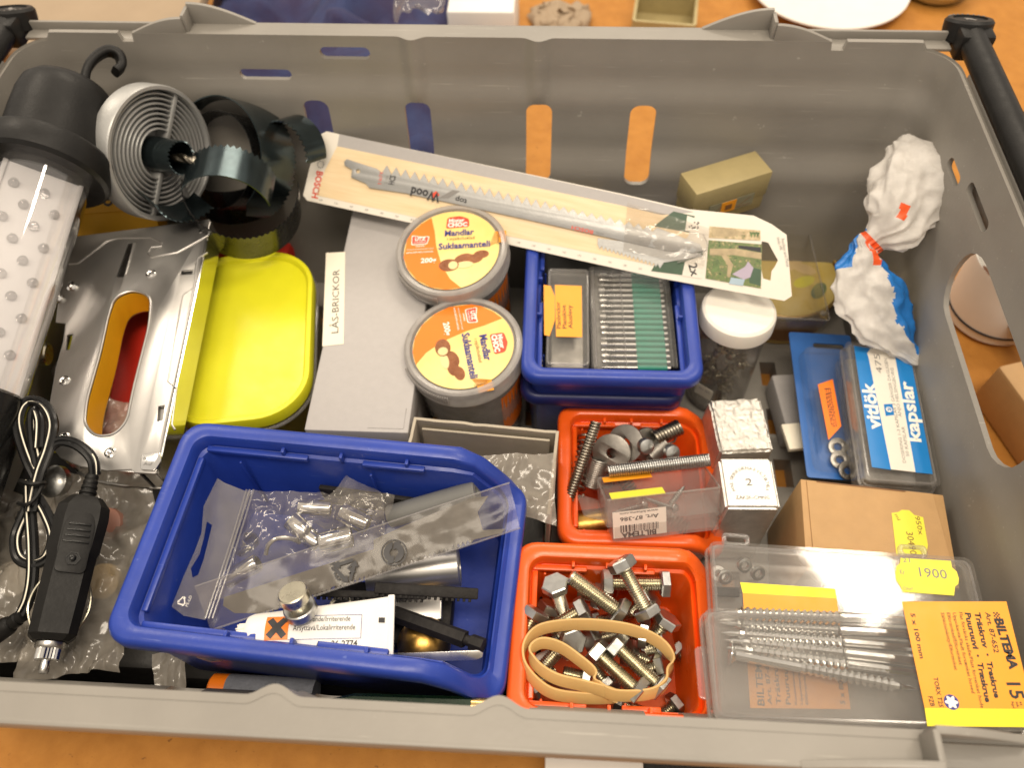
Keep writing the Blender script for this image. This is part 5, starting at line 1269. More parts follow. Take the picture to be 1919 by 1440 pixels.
# two-disc stud
M = AX(P(566, 1150, 0.146), (-0.16, 0.38, 0.9))
t = thing('double_stud', 'zinc stud with two round discs on top of the glue tube', 'stud', M)
lathe('disc', [(0.0065, 0), (0.0069, 0.0005), (0.0069, 0.0040), (0.0064, 0.0045), (0.003, 0.0045)], 'zinc_grey', t, 36)
lathe('stem', [(0.0034, 0.0044), (0.0034, 0.0085)], 'zinc', t, 20)
lathe('disc', [(0.0034, 0.0084), (0.0060, 0.0085), (0.0062, 0.0090), (0.0062, 0.0130), (0.0057, 0.0135), (0, 0.0135)], 'zinc', t, 36)
# glue tube
p, q = P(468, 1196, 0.138), P(728, 1180, 0.138)
GT = FR(p, q, p + V((0, 1, 0.0))) @ Matrix.Scale(1.12, 4); L = (q - p).length / 1.12
t = thing('glue_tube', 'small white glue tube with orange hazard square and black text', 'tube', GT)
secs = []
for f in [k / 16 for k in range(17)]:
    ry = 0.0086 + 0.0042 * f; rz = 0.0082 * (1 - f) ** 0.75 + 0.0006
    if f == 0: secs.append([(0.0, 0.0080 * math.cos(a), 0.0076 * math.sin(a)) for a in [2 * math.pi * k / 32 for k in range(32)]])
    secs.append([(0.002 + (L - 0.002) * f, ry * math.cos(a), rz * math.sin(a)) for a in [2 * math.pi * k / 32 for k in range(32)]])
bd = loft('body', secs, 'white', t, True, True, 50)
rbox('crimp', (0.0028, 0.0268, 0.0016), (L + 0.0008, 0, 0), 'white', t, 0.0006)
lathe('nozzle', [(0.0052, 0), (0.0048, 0.004), (0.0022, 0.005), (0.0017, 0.014)], 'white_cap', t, 24, M=RY(rad(-90)))
lathe('cap', [(0.0060, 0), (0.0062, 0.004), (0.0045, 0.009), (0, 0.010)], 'clear_dull', t, 24, M=T(-0.010, -0.002, 0) @ RY(rad(-90)))
for k in range(14):
    a = 2 * math.pi * k / 14; rbox('nozzle_rib', (0.0042, 0.0005, 0.0008), (-0.0022, 0, 0.0050), 'white_cap', t, 0.0001, RX(a))
# printing bent over the body: each piece is draped on the tube's surface
def drape(o):
    for v in o.data.vertices:
        f = max(0, min(1, (v.co.x - 0.002) / (L - 0.002))); ry = 0.0086 + 0.0042 * f; rz = 0.0082 * (1 - f) ** 0.75 + 0.0006
        v.co.z = v.co.z + rz * math.sqrt(max(0.0, 1 - min(1, abs(v.co.y) / ry) ** 2)) + 0.00012
def subdiv(o, cuts=6):
    b = bmesh.new(); b.from_mesh(o.data); bmesh.ops.subdivide_edges(b, edges=b.edges[:], cuts=cuts, use_grid_fill=True); b.to_mesh(o.data); b.free()
y0 = lambda u, v: LP(GT, u, v, 0.006)
def gprint(name, rect, mat, z):
    (xa, ya), (xb, yb) = rect; n = 12
    vs = [(xa + (xb - xa) * i / n, ya + (yb - ya) * j / n, z) for j in range(n + 1) for i in range(n + 1)]
    o_ = mk(name, vs, [(j * (n + 1) + i, j * (n + 1) + i + 1, (j + 1) * (n + 1) + i + 1, (j + 1) * (n + 1) + i) for j in range(n) for i in range(n)], mat, bd, 60); drape(o_); return o_
gprint('hazard_square', ((0.0080, -0.0036), (0.0165, 0.0054)), 'label_dorange', 0.0)
for s in (1, -1):
    n = 10; vs = []
    for k in range(n + 1):
        f = k / n; xx = 0.0094 + 0.0057 * f; yy = (-0.0024 + 0.0066 * f) if s == 1 else (0.0042 - 0.0066 * f)
        vs += [(xx - 0.0009, yy + s * 0.0008, 0.0001), (xx + 0.0009, yy - s * 0.0008, 0.0001)]
    o_ = mk('hazard_cross', vs, [(2 * k, 2 * k + 1, 2 * k + 3, 2 * k + 2) for k in range(n)], 'ink', bd, 60); drape(o_)
def gtext(s, x0, x1, y, h, mat='ink', bold=0.0):
    o_ = text(s, (x0, y), (x1, y), h, mat, bd, 0.0, bold=bold, shear=0.0); drape(o_)
gtext('Irriterande/Irriterende', 0.0200, 0.0390, 0.0030, 0.0020); gtext('Ärsyttävä/Lokalirriterende', 0.0182, 0.0410, -0.0004, 0.0021)
gtext('2 ml', 0.0082, 0.0140, -0.0068, 0.0026); gtext('e', 0.0150, 0.0172, -0.0068, 0.0026); gtext('Art. 36-2774', 0.0268, 0.0420, -0.0064, 0.0021, 'ink', 0.02)
for ra in (((0.0166, 0.0053), (0.0432, 0.0055)), ((0.0166, -0.0037), (0.0432, -0.0035)), ((0.0431, -0.0036), (0.0433, 0.0054)), ((0.0495, 0.0022), (0.0518, 0.0042)), ((0.0505, 0.0022), (0.0512, 0.0042))):
    gprint('printed_line', ra, 'ink_blue' if ra[0][0] < 0.045 else 'ink', 0.00002)
# brass ball, hex rod, flat steel strip
tag(lathe('brass_ball', [(0.0, 0.0)] + [(0.0125 * math.sin(rad(a)), 0.0125 - 0.0125 * math.cos(rad(a))) for a in range(10, 181, 10)], 'brass', None, 36), 'round brass ball at the bottom of the blue bin near the glue tube', 'ball', None, T(*(P(795, 1208, 0.105) - V((0, 0, 0.0125)))))
p, q = P(735, 1150, 0.118), P(906, 1212, 0.126); L = (q - p).length
M = AX(p, q - p)
t = thing('plastic_rod', 'black six-sided plastic rod with a notched end, lying over the brass ball', 'rod', M)
loft('rod', [hexloop(0.0066, 0), hexloop(0.0068, L - 0.009)], 'black_rubber', t, True, True, 20)
lathe('notch', [(0.0024, L - 0.009), (0.0024, L - 0.006)], 'black_rubber', t, 12)
loft('end', [hexloop(0.0062, L - 0.0062), hexloop(0.0062, L)], 'black_rubber', t, True, True, 20)
FS = FR(P(628, 1236, 0.122), P(906, 1228, 0.130), P(628, 1222, 0.122) + V((0, 0, 0.002)))
ls = (P(906, 1228, 0.130) - P(628, 1236, 0.122)).length
tag(plate('steel_strip', [[(0, -0.0018), (ls - 0.0035, -0.0020), (ls - 0.0005, -0.0008), (ls, 0.0010), (ls - 0.002, 0.0022), (0, 0.0018)]], 0, 0.0009, 'steel', None, bev=0.0002), 'narrow flat steel strip with a pointed end along the near wall of the blue bin', 'steel strip', None, FS)
tag(rbox('steel_plate', (0.030, 0.016, 0.004), (0, 0, 0), 'satin', None, 0.0008), 'small square steel plate under the black rubber strips', 'steel plate', None, T(*P(770, 1135, 0.104)) @ RZ(0.1))
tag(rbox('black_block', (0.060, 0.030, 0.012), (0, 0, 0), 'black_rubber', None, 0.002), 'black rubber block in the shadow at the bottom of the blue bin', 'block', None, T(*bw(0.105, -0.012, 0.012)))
for k, (u, v, m_, lab) in enumerate(((590, 1160, 'brass', 'small brass ring half hidden behind the double stud'), (640, 1140, 'zinc', 'zinc ring lying between glue tube and rubber strips'))):
    tag(plate('metal_ring', [circ(0.006, 30), circ(0.004, 24)], -0.001, 0.002, m_, None, bev=0.0003), lab, 'ring', None, AX(P(u, v, 0.112), (0.2, -0.3, 0.9)))
M = T(*P(405, 1200, .112))
tag(sheet('paper_scrap', [P(388, 1224, .110), P(425, 1228, .112), P(420, 1190, .118), P(400, 1196, .116)], 8, 8, 0.002, 8, 'bag_film_thick', None, 150), 'crumpled scrap of clear wrapping in the near left corner of the blue bin', 'wrapping')
# ================================================================== left side: work light, charger, staple gun, tub, hole saws
RIGHT, UP, BACK = CROT.col[0].copy(), CROT.col[1].copy(), CROT.col[2].copy()
# --- staple gun
o = P(290, 888, 0.122); x = P(391, 412, 0.124)
SG = FR(o, x, P(100, 860, 0.122))
t = thing('staple_gun', 'flat bare steel staple gun with a long oval handle opening', 'staple gun', SG)
outl = [(118, 446), (393, 411), (291, 888), (252, 886), (246, 880), (200, 882), (150, 874), (112, 858), (93, 832), (90, 772), (104, 690), (118, 640), (122, 606), (104, 604), (112, 540), (124, 500)]
slotp = rpoly([(215, 556), (250, 543), (284, 556), (280, 610), (250, 730), (238, 790), (214, 816), (178, 818), (158, 796), (162, 752), (188, 660), (203, 590)], 22, 5)
slotp = [tuple(p) for p in slotp]
small = [(350 - 10, 507), (350 + 11, 505), (350 + 10, 514), (350 - 11, 515)]
small2 = [(297, 762), (308, 760), (304, 788), (295, 790)]
bar_ = [(240, 456), (249, 455), (231, 519), (218, 519)]
lsl = [(126, 628), (136, 626), (130, 655), (124, 656)]
body = pplate('body_plate', SG, outl, -0.0016, 0.0016, 'satin', t, [slotp, small, small2, bar_, lsl], bev=0.0004, h=0.0)
pplate('body_plate', SG, outl, -0.0200, 0.0014, 'satin', t, [slotp], bev=0.0003, h=0.0)
def wallstrip(name, pts, z0, z1, mat, closed=False, th=0.0012):
    loc = [LP(SG, *p) for p in pts]; n = len(loc); vs, fs = [], []
    for (xx, yy) in loc: vs += [(xx, yy, z0), (xx, yy, z1)]
    for i in range(n if closed else n - 1):
        j = (i + 1) % n; fs.append((2 * i, 2 * j, 2 * j + 1, 2 * i + 1))
    o_ = mk(name, vs, fs, mat, t, 40)
    b_ = bmesh.new(); b_.from_mesh(o_.data); bmesh.ops.solidify(b_, geom=b_.faces[:], thickness=th); b_.to_mesh(o_.data); b_.free(); sharp(o_.data, 40)
wallstrip('front_edge', [(392, 414), (291.5, 886)], -0.0195, -0.0010, 'chrome')
wallstrip('top_edge', [(120, 447), (390, 413.5)], -0.0195, -0.0010, 'satin')
wallstrip('bottom_edge', [(290, 886), (252, 884), (200, 880), (150, 872), (114, 857), (95, 832)], -0.0195, -0.0010, 'chrome')
wallstrip('slot_wall_reflection', slotp, -0.0185, -0.0018, 'yellow_box', True, 0.0005)  # slot wall: the yellow reflected in its steel is put into the colour
tube('handle_lip', [L3(SG, u, v, -0.0001) for u, v in slotp], 0.0008, 'satin', t, 8, 1, True, smooth=False)
for pts, r in (([(112, 496), (146, 494), (200, 453), (222, 447), (284, 446), (304, 456)], 0.0007), ([(304, 462), (284, 464), (277, 474), (283, 482), (332, 474), (390, 442)], 0.0007), ([(389, 474), (371, 484), (363, 540), (343, 553), (329, 630), (315, 716), (331, 728), (322, 796), (328, 806)], 0.0006), ([(252, 456), (236, 516)], 0.0009)):
    tube('embossed_line', [L3(SG, u, v, -0.00015) for u, v in pts], r, 'satin', t, 8, 1, smooth=False)
for (u, v) in ((283, 514), (121, 714), (120, 820), (207, 849)):
    lathe('rivet', [(0.0030, 0), (0.0030, 0.0005), (0.0022, 0.0008), (0.0017, 0.0004), (0.0012, 0.0003), (0.0007, 0.0009), (0, 0.0010)], 'chrome', t, 20, M=T(*L3(SG, u, v, 0)))
lathe('rivet', [(0.0010, 0), (0.0010, 0.0004), (0, 0.0006)], 'chrome', t, 12, M=T(*L3(SG, 376, 434, 0)))
cl = pplate('magazine_clip', SG, rpoly([(264, 852), (299, 847), (303, 862), (290, 882), (262, 880)], 5, 3), 0.0004, 0.0016, 'chrome', t, bev=0.0003)
ptext(SG, 'Auf', (268, 872), (284, 873), 6, 'ink_grey', cl, 0.0021, 0.0); ptext(SG, 'B', (268, 862), (273, 862), 5, 'ink_grey', cl, 0.0021, 0.0)
rbox('clip_wire', (0.0016, 0.0016, 0.016), (*LP(SG, 262, 884), -0.010), 'black_gloss', t, 0.0004)
lathe('tension_knob', [(0.0060, 0), (0.0066, 0.0008), (0.0066, 0.0085), (0.0052, 0.0100), (0.0030, 0.0100), (0.0030, 0.0120), (0, 0.0122)], 'zinc', t, 30, M=T(*L3(SG, 92, 664, -0.010)) @ RX(rad(-80)))
for (u, v) in ((136, 538), (109, 560)):
    lathe('screw_head', [(0.0033, -0.002), (0.0033, 0.0012), (0.0022, 0.0026), (0, 0.0028)], 'chrome', t, 18, M=T(*L3(SG, u, v, 0)))
rbox('magazine', (0.150, 0.016, 0.014), (0.078, 0.010, -0.010), 'satin', t, 0.001)
# things seen under and through the staple gun
RM = FR(P(205, 840, 0.074), P(262, 560, 0.086), P(150, 800, 0.074))
tag(rbox('red_box', (0.150, 0.026, 0.016), (0.065, -0.006, -0.008), 'red', None, 0.0015), 'red plastic box seen through the handle opening of the staple gun', 'box', None, RM)
tag(rbox('yellow_case', (0.150, 0.034, 0.020), (0, 0, 0), 'yellow_lid', None, 0.0015), 'yellow plastic case lying under the handle of the staple gun', 'case', None, RM @ T(0.06, 0.030, -0.016))
s_ = sheet('clear_wrapper', [P(172, 818, .094), P(240, 812, .094), P(246, 758, .098), P(205, 748, .098)], 12, 12, 0.004, 41, 'bag_film_thick', None, 120)
tag(s_, 'crumpled milky wrapper seen at the lower end of the staple gun opening', 'wrapping')
# --- tub with yellow lid
yc = P(452, 622, 0.094); yax = (P(472, 455, 0.094) - P(440, 790, 0.094)).normalized()
YM = FR(yc, yc + yax.cross(V((0, 0, 1))), yc + yax)
t = thing('lidded_tub', 'rectangular plastic tub with a bright yellow snap-on lid', 'tub', YM)
wy, ly = 0.086, 0.130
lo = lambda w_, l_, z_, r_: [(a_, b_, z_) for a_, b_ in rrect(w_, l_, r_, 10)]
loft('lid', [lo(wy - 0.002, ly - 0.002, -0.010, 0.030), lo(wy, ly, -0.009, 0.031), lo(wy, ly, -0.001, 0.031), lo(wy - 0.001, ly - 0.001, 0.0, 0.0305), lo(wy - 0.006, ly - 0.006, 0.0, 0.028), lo(wy - 0.008, ly - 0.008, -0.0012, 0.027), lo(wy - 0.009, ly - 0.009, -0.0030, 0.0265), lo(wy - 0.014, ly - 0.014, -0.0034, 0.024)], 'yellow_lid', t, True, True, 40)
loft('tub_body', [lo(wy - 0.012, ly - 0.012, -0.075, 0.024), lo(wy - 0.003, ly - 0.003, -0.009, 0.0295), lo(wy - 0.005, ly - 0.005, -0.009, 0.0285), lo(wy - 0.014, ly - 0.014, -0.073, 0.023)], 'yellow_clear', t, True, True, 40)
tube('tub_flange', [(a_, b_, -0.0115) for a_, b_ in rrect(wy + 0.0005, ly + 0.0005, 0.031, 10)], 0.0012, 'clear_lid', t, 8, 1, True, smooth=False)
# --- LED work light
p0, p1 = D(-58, 755, 0.400), D(84, 322, 0.445)
WL = AX(p1, p1 - p0, up=-(BACK + 0.25 * RIGHT))       # local z runs towards the hook
# rotate so that local +y faces the camera
yv = (CAM - p1); zc = WL.to_3x3().col[2]; yv = (yv - zc * yv.dot(zc)).normalized(); xv = yv.cross(zc)
WL = Matrix(((xv.x, yv.x, zc.x, p1.x), (xv.y, yv.y, zc.y, p1.y), (xv.z, yv.z, zc.z, p1.z), (0, 0, 0, 1)))
LT = (p1 - p0).length
t = thing('work_light', 'hand-held LED work light with black cap, hook and clear tube', 'work light', WL)
lathe('collar', [(0.0265, -0.004), (0.0320, -0.004), (0.0340, -0.002), (0.0345, 0.002), (0.0345, 0.010), (0.0330, 0.0125), (0.0272, 0.0135)], 'black', t, 64)
lathe('cap', [(0.0270, 0.010), (0.0272, 0.030), (0.0268, 0.044), (0.0255, 0.0510), (0.0220, 0.0555), (0.0150, 0.0580), (0.0, 0.0590)], 'black', t, 64)
lathe('cap_socket', [(0.0258, -0.0038), (0.0258, 0.004), (0, 0.004)], 'black_gloss', t, 48)
hk = smooth_path([(-0.006, 0.004, 0.056), (-0.004, 0.007, 0.068), (-0.006, 0.010, 0.077), (-0.011, 0.012, 0.084), (-0.017, 0.013, 0.084), (-0.020, 0.013, 0.078), (-0.018, 0.013, 0.072)], 7)
sweep('hook', hk, rrect(0.0085, 0.0050, 0.002, 4), 'black', t, up=(0, 1, 0))
lathe('tube', [(0.0243, -LT), (0.0243, 0.0), (0.0232, 0.0), (0.0232, -LT)], 'tube_clear', t, 64, close=True)
pn = rbox('led_panel', (0.0390, 0.003, LT - 0.002), (0, 0.0045, -LT / 2), 'panel_white', t, 0.0006)
rbox('panel_rim', (0.0025, 0.012, LT - 0.002), (0.0188, 0.0015, -LT / 2), 'panel_white', t, 0.0006)
rbox('panel_rim', (0.0025, 0.012, LT - 0.002), (-0.0188, 0.0015, -LT / 2), 'panel_white', t, 0.0006)
row = 0; z_ = -0.016
led_me = None
while z_ > -LT + 0.006:
    for xx in ((-0.0105, 0.0045) if row % 2 else (-0.003, 0.012)):
        M_ = T(xx, 0.0060, z_) @ RX(rad(-90))
        if led_me is None:
            o_ = lathe('led', [(0.0027, 0), (0.0027, 0.0008), (0.0022, 0.0009), (0.0022, 0.0034), (0.0015, 0.0048), (0, 0.0053)], 'led_clear', t, 14); led_me = o_.data; o_.matrix_local = M_
        else:
            o_ = link(bpy.data.objects.new('led', led_me), t); o_.matrix_local = M_
    z_ -= 0.0105; row += 1
lathe('handle', [(0.0, -LT - 0.095), (0.024, -LT - 0.093), (0.0255, -LT - 0.080), (0.0262, -LT - 0.010), (0.0262, -LT + 0.004), (0.0235, -LT + 0.006), (0.0, -LT + 0.006)], 'black_gloss', t, 40)
# --- car charger with bundled two-tone cable
a, b = P(80, 1264, 0.118), P(173, 892, 0.128)
CC = AX(a, b - a); zc = CC.to_3x3().col[2]; yv = (CAM - a); yv = (yv - zc * yv.dot(zc)).normalized(); xv = yv.cross(zc)
CC = Matrix(((xv.x, yv.x, zc.x, a.x), (xv.y, yv.y, zc.y, a.y), (xv.z, yv.z, zc.z, a.z), (0, 0, 0, 1))); LC = (b - a).length
t = thing('car_charger', 'black car charger plug with bundled black and cream cable', 'charger', CC)
k = LC / 0.094
lathe('tip_pin', [(0.0, 0), (0.0020, 0.0002), (0.0023, 0.0010), (0.0023, 0.0060 * k)], 'chrome', t, 20)
n_ = 44; kl = lambda r, z: [((r if q % 2 else r * 0.90) * math.cos(2 * math.pi * q / n_), (r if q % 2 else r * 0.90) * math.sin(2 * math.pi * q / n_), z) for q in range(n_)]
loft('knurled_ring', [kl(0.0046, 0.0056 * k), kl(0.0050, 0.0062 * k), kl(0.0050, 0.0110 * k)], 'chrome', t, True, True, 20)
lathe('ring', [(0.0058, 0.0108 * k), (0.0062, 0.0114 * k), (0.0062, 0.0134 * k), (0.0055, 0.0140 * k)], 'steel', t, 32)
def octs(rx, ry, z, c=0.62): 
    return [(rx * x_, ry * y_, z) for x_, y_ in ((1, -c), (1, c), (c, 1), (-c, 1), (-1, c), (-1, -c), (-c, -1), (c, -1))]
bd = loft('body', [octs(0.0072, 0.0072, 0.0138 * k), octs(0.0098, 0.0092, 0.0165 * k), octs(0.0102, 0.0096, 0.030 * k), octs(0.0104, 0.0098, 0.052 * k), octs(0.0112, 0.0104, 0.054 * k), octs(0.0118, 0.0106, 0.070 * k), octs(0.0112, 0.0100, 0.076 * k), octs(0.0070, 0.0068, 0.0815 * k)], 'black', t, True, True, 25)
plate('switch_panel', [rpoly([(-0.0068, 0.043 * k), (0.0062, 0.043 * k), (0.0064, 0.066 * k), (0.004, 0.072 * k), (-0.004, 0.072 * k), (-0.0066, 0.066 * k)], 0.003, 5)], 0, 0.0012, 'black', t, M=T(0, 0.0102, 0) @ RX(rad(90)) @ Matrix.Diagonal((1, 1, -1, 1)), bev=0.0002)
for q in range(4): rbox('grip_ridge', (0.0112 - 0.0006 * q, 0.0012, 0.0011), (0, 0.0116, (0.0575 + 0.0028 * q) * k), 'black_gloss', t, 0.0003)
MH = T(-0.0005, 0.0117, 0.0495 * k) @ RX(rad(-90))
loft('indicator_nut', [[(x_, y_, z_) for x_, y_, z_ in hexloop(0.0058, 0)], hexloop(0.0058, 0.0005), hexloop(0.0046, 0.0005), hexloop(0.0044, 0.0001)], 'black_gloss', t, True, True, 20, MH)
lathe('indicator', [(0.0015, 0), (0.0015, 0.0008), (0.0008, 0.0013), (0, 0.0014)], 'black_gloss', t, 16, M=MH)
for q in range(5): lathe('strain_relief', [(0.0038 - 0.0002 * q, 0), (0.0043 - 0.0003 * q, 0.0004), (0.0043 - 0.0003 * q, 0.0016), (0.0036 - 0.0002 * q, 0.0020), (0.0034 - 0.0002 * q, 0.0028)], 'black', t, 20, M=T(0, 0, (0.0812 + 0.0027 * q) * k))
for s in (1, -1): tube('spring_contact', [(s * 0.0095, 0.002, 0.020 * k), (s * 0.0122, 0.003, 0.027 * k), (s * 0.0120, 0.003, 0.034 * k), (s * 0.0100, 0.002, 0.040 * k)], 0.0006, 'zinc', t, 6, 5)
CI = CC.inverted()
strands = [[(173, 892, .129), (168, 862, .133), (142, 838, .136), (112, 832, .136), (92, 850, .135), (80, 882, .134), (72, 915, .133)],
           [(72, 915, .133), (46, 862, .134), (28, 800, .138), (34, 764, .140), (56, 747, .140), (86, 756, .140), (104, 792, .139), (96, 840, .136), (80, 885, .135), (70, 925, .133), (64, 960, .131)],
           [(70, 925, .131), (92, 962, .129), (106, 1005, .127), (92, 1048, .125), (60, 1062, .124), (30, 1048, .124), (24, 1008, .125), (42, 962, .128), (60, 920, .131), (66, 880, .133), (58, 830, .136), (56, 780, .138), (70, 765, .138), (80, 790, .138), (78, 840, .136)],
           [(60, 900, .132), (62, 960, .129), (66, 1020, .126), (66, 1080, .123), (58, 1125, .121), (44, 1155, .119)]]
for i, s in enumerate(strands):
    pts = [CI @ P(*q) for q in s]
    path = smooth_path(pts, 7)
    sweep('cable', path, circ(0.0016, 8), 'black_gloss', t)
    up_ = CI.to_3x3() @ V((0.25, -0.1, 1))
    off = []
    for j, p in enumerate(path):
        tg_ = (path[min(len(path) - 1, j + 1)] - path[max(0, j - 1)]).normalized(); sd = tg_.cross(up_).normalized()
        off.append(p + sd * 0.0024)
    sweep('cable', off, circ(0.0016, 8), 'black_gloss', t)
    if i != 0: sweep('cable_stripe', [p + (up_.normalized() * 0.0011) for p in off], circ(0.00055, 6), 'paper_cream', t)
    else: sweep('cable_stripe', [p + (up_.normalized() * 0.0011) for p in off[:9]], circ(0.00055, 6), 'paper_cream', t)
tube('cable_tie', [CI @ P(38, 902, .134), CI @ P(58, 908, .139), CI @ P(82, 906, .136), CI @ P(80, 912, .129), CI @ P(50, 912, .128)], 0.0012, 'black', t, 6, 5, True)
tube('cable_tie', [CI @ P(80, 908, .136), CI @ P(70, 930, .137), CI @ P(52, 946, .136), CI @ P(34, 944, .133)], 0.0010, 'black', t, 6, 5)
pe, pf = CI @ P(46, 1152, .119), CI @ P(-12, 1192, .113)
MB_ = AX(pe, pf - pe); lathe('barrel_plug', [(0.0016, 0), (0.0030, 0.0005), (0.0030, 0.003), (0.0026, 0.0035), (0.0034, 0.004), (0.0034, 0.0070), (0.0029, 0.0075), (0.0040, 0.0082), (0.0046, 0.010), (0.0046, 0.024), (0, 0.0245)], 'black', t, 20, M=MB_)
# --- film bags under the charger
for i, (cs, am, sd, lab) in enumerate((([P(40, 1275, .094), P(235, 1262, .096), P(290, 905, .098), P(95, 890, .098)], 0.008, 51, 'crumpled milky plastic bag under the charger plug'),
                                       ([P(-40, 1258, .088), P(120, 1235, .092), P(110, 930, .094), P(-30, 900, .096)], 0.008, 57, 'crumpled milky plastic bag in the near left corner of the crate'),
                                       ([P(290, 1310, .088), P(345, 1305, .088), P(350, 1230, .090), P(285, 1225, .090)], 0.003, 61, 'tip of a plastic bag sticking out from under the large blue bin'))):
    tag(sheet('plastic_bag', cs, 40, 46, am, sd, 'bag_film_thick', None, 38, 0.004), lab, 'plastic bag')
random.seed(77)
for k, (u, v, z, m_, lab) in enumerate(((110, 905, .098, 'zinc_grey', 'round screw head under the film beside the cable bundle'), (60, 985, .090, 'zinc_grey', 'large round bolt head seen through the cable loop'), (30, 1085, .084, 'white_cap', 'white plastic disc in the bag at the left edge'), (210, 985, .090, 'pink_plug', 'pale pinkish disc inside the milky bag beside the blue bin'), (200, 1090, .088, 'almond', 'cream-coloured disc inside the milky bag near the plug'), (130, 700, .075, 'old_steel', 'steel disc in the dark gap left of the staple gun'))):
    tag(lathe('round_part', [(0.0085, 0), (0.0090, 0.0010), (0.0088, 0.0045), (0.0060, 0.0065), (0, 0.0070)], m_, None, 24), lab, 'round part', None, AX(P(u, v, z), (0.2 * (k % 3 - 1), -0.3, 0.9)))
# supporting cases low in the crate
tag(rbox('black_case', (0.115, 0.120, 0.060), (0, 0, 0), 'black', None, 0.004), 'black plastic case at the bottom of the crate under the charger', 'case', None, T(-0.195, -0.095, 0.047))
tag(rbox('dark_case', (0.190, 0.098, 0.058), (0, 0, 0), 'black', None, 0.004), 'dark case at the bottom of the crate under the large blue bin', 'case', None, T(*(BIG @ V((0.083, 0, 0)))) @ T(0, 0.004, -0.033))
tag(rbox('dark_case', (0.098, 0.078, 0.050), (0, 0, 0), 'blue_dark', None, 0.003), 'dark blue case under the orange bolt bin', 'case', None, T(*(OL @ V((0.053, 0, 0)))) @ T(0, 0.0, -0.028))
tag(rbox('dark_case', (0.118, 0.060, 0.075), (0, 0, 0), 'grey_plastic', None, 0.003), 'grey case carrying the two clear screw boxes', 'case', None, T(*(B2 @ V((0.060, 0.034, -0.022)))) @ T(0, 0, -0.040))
# --- things in the front gap
p, q = P(396, 1294, 0.088), P(592, 1305, 0.088); L = (q - p).length
t = thing('fabric_roll', 'grey fabric-covered roll with an orange end in the front gap', 'roll', AX(p, q - p))
lathe('roll', [(0.0075, 0.008), (0.0078, 0.009), (0.0078, L), (0, L)], 'grey_fabric', t, 24)
lathe('end_band', [(0.0, 0.0), (0.0065, 0.0), (0.0076, 0.001), (0.0076, 0.0088)], 'label_dorange', t, 24)
p, q = P(602, 1316, 0.128), P(928, 1326, 0.128); L = (q - p).length
t = thing('pencil', 'dark green pencil with a gold band in the gap below the blue bin', 'pencil', AX(p, q - p))
loft('shaft', [hexloop(0.0006, 0), hexloop(0.0066, 0.014), hexloop(0.0068, L - 0.010)], 'green_pencil', t, True, True, 20)
lathe('ferrule', [(0.0036, L - 0.0100), (0.0036, L), (0, L)], 'gold_tin', t, 16)
# --- hole saw set
c0 = D(296, 288, 0.482)
TC = (CAM - c0).normalized(); SR = UP.cross(TC).normalized(); SU = TC.cross(SR)
nrm = (TC * math.cos(rad(43)) + SR * math.sin(rad(43)) - SU * 0.05).normalized()
HS = AX(c0, nrm, UP)
t = thing('hole_saw_set', 'grey ribbed round hole saw holder with a small toothed saw and drill in its centre', 'hole saw', HS)
R0 = 0.0405
pr = [(0, -0.009), (R0 - 0.001, -0.009), (R0, -0.008), (R0, 0.0035), (R0 - 0.0008, 0.0045), (R0 - 0.0026, 0.0045), (R0 - 0.003, 0.004), (R0 - 0.0032, -0.007)]
r = R0 - 0.0053
while r > 0.0125:
    pr += [(r + 0.0008, -0.007), (r + 0.0006, 0.0018), (r + 0.0003, 0.0022), (r - 0.0003, 0.0022), (r - 0.0006, 0.0018), (r - 0.0008, -0.007)]; r -= 0.0029
pr += [(0.0105, -0.007), (0.0, -0.007)]
lathe('ribbed_holder', pr, 'alu', t, 80, ang=40)
for s in (1, -1): rbox('spoke', (0.0030, R0 - 0.0125, 0.0095), (0.0035, s * (R0 + 0.0085) / 2, -0.0022), 'alu', t, 0.0005)
def saw_strip(name, M, R, w, a0, a1, mat, parent=None, near_teeth=False, pitch=0.0036, amp=0.0026, notch=False, taper=0.0):
    n = max(8, int(rad(abs(a1 - a0)) * R / (pitch / 2))); vs, fs = [], []
    for k in range(n + 1):
        a = rad(a0 + (a1 - a0) * k / n); ta = amp if k % 2 else 0.0
        z0 = 0.0 + (ta if near_teeth else 0); z1 = -w - (0 if near_teeth else ta)
        if notch and k > n * 0.90: z0 -= w * 0.35 * ((k - n * 0.90) / (n * 0.10))
        vs += [(R * math.cos(a), R * math.sin(a), z0), ((R - taper) * math.cos(a), (R - taper) * math.sin(a), z1)]
    for k in range(n): fs.append((2 * k, 2 * k + 2, 2 * k + 3, 2 * k + 1))
    o_ = mk(name, vs, fs, mat, parent, 20, None)
    b_ = bmesh.new(); b_.from_mesh(o_.data); bmesh.ops.solidify(b_, geom=b_.faces[:], thickness=0.0007); b_.to_mesh(o_.data); b_.free(); sharp(o_.data, 30)
    if parent is None: o_.matrix_world = M
    else: o_.data.transform(M)
    return o_
saw_strip('small_saw', T(0, 0, 0.018), 0.0102, 0.026, 0, 360, 'blued_steel', t, True, 0.0026, 0.0019)
lathe('saw_bottom', [(0.0100, -0.004), (0.0, -0.004)], 'blued_steel', t, 24)
dr = []
for k in range(25):
    z_ = -0.004 + 0.036 * k / 24; tw = z_ * 260; rr = 0.0030 * (1 if k < 22 else (24.5 - k) / 2.5)
    dr.append([(rr * (1.0 if q in (0, 4) else 0.55 if q in (2, 6) else 0.85) * math.cos(tw + q * math.pi / 4), rr * (1.0 if q in (0, 4) else 0.55 if q in (2, 6) else 0.85) * math.sin(tw + q * math.pi / 4), z_) for q in range(8)])
loft('drill_bit', dr, 'spring_steel', t, True, True, 30)
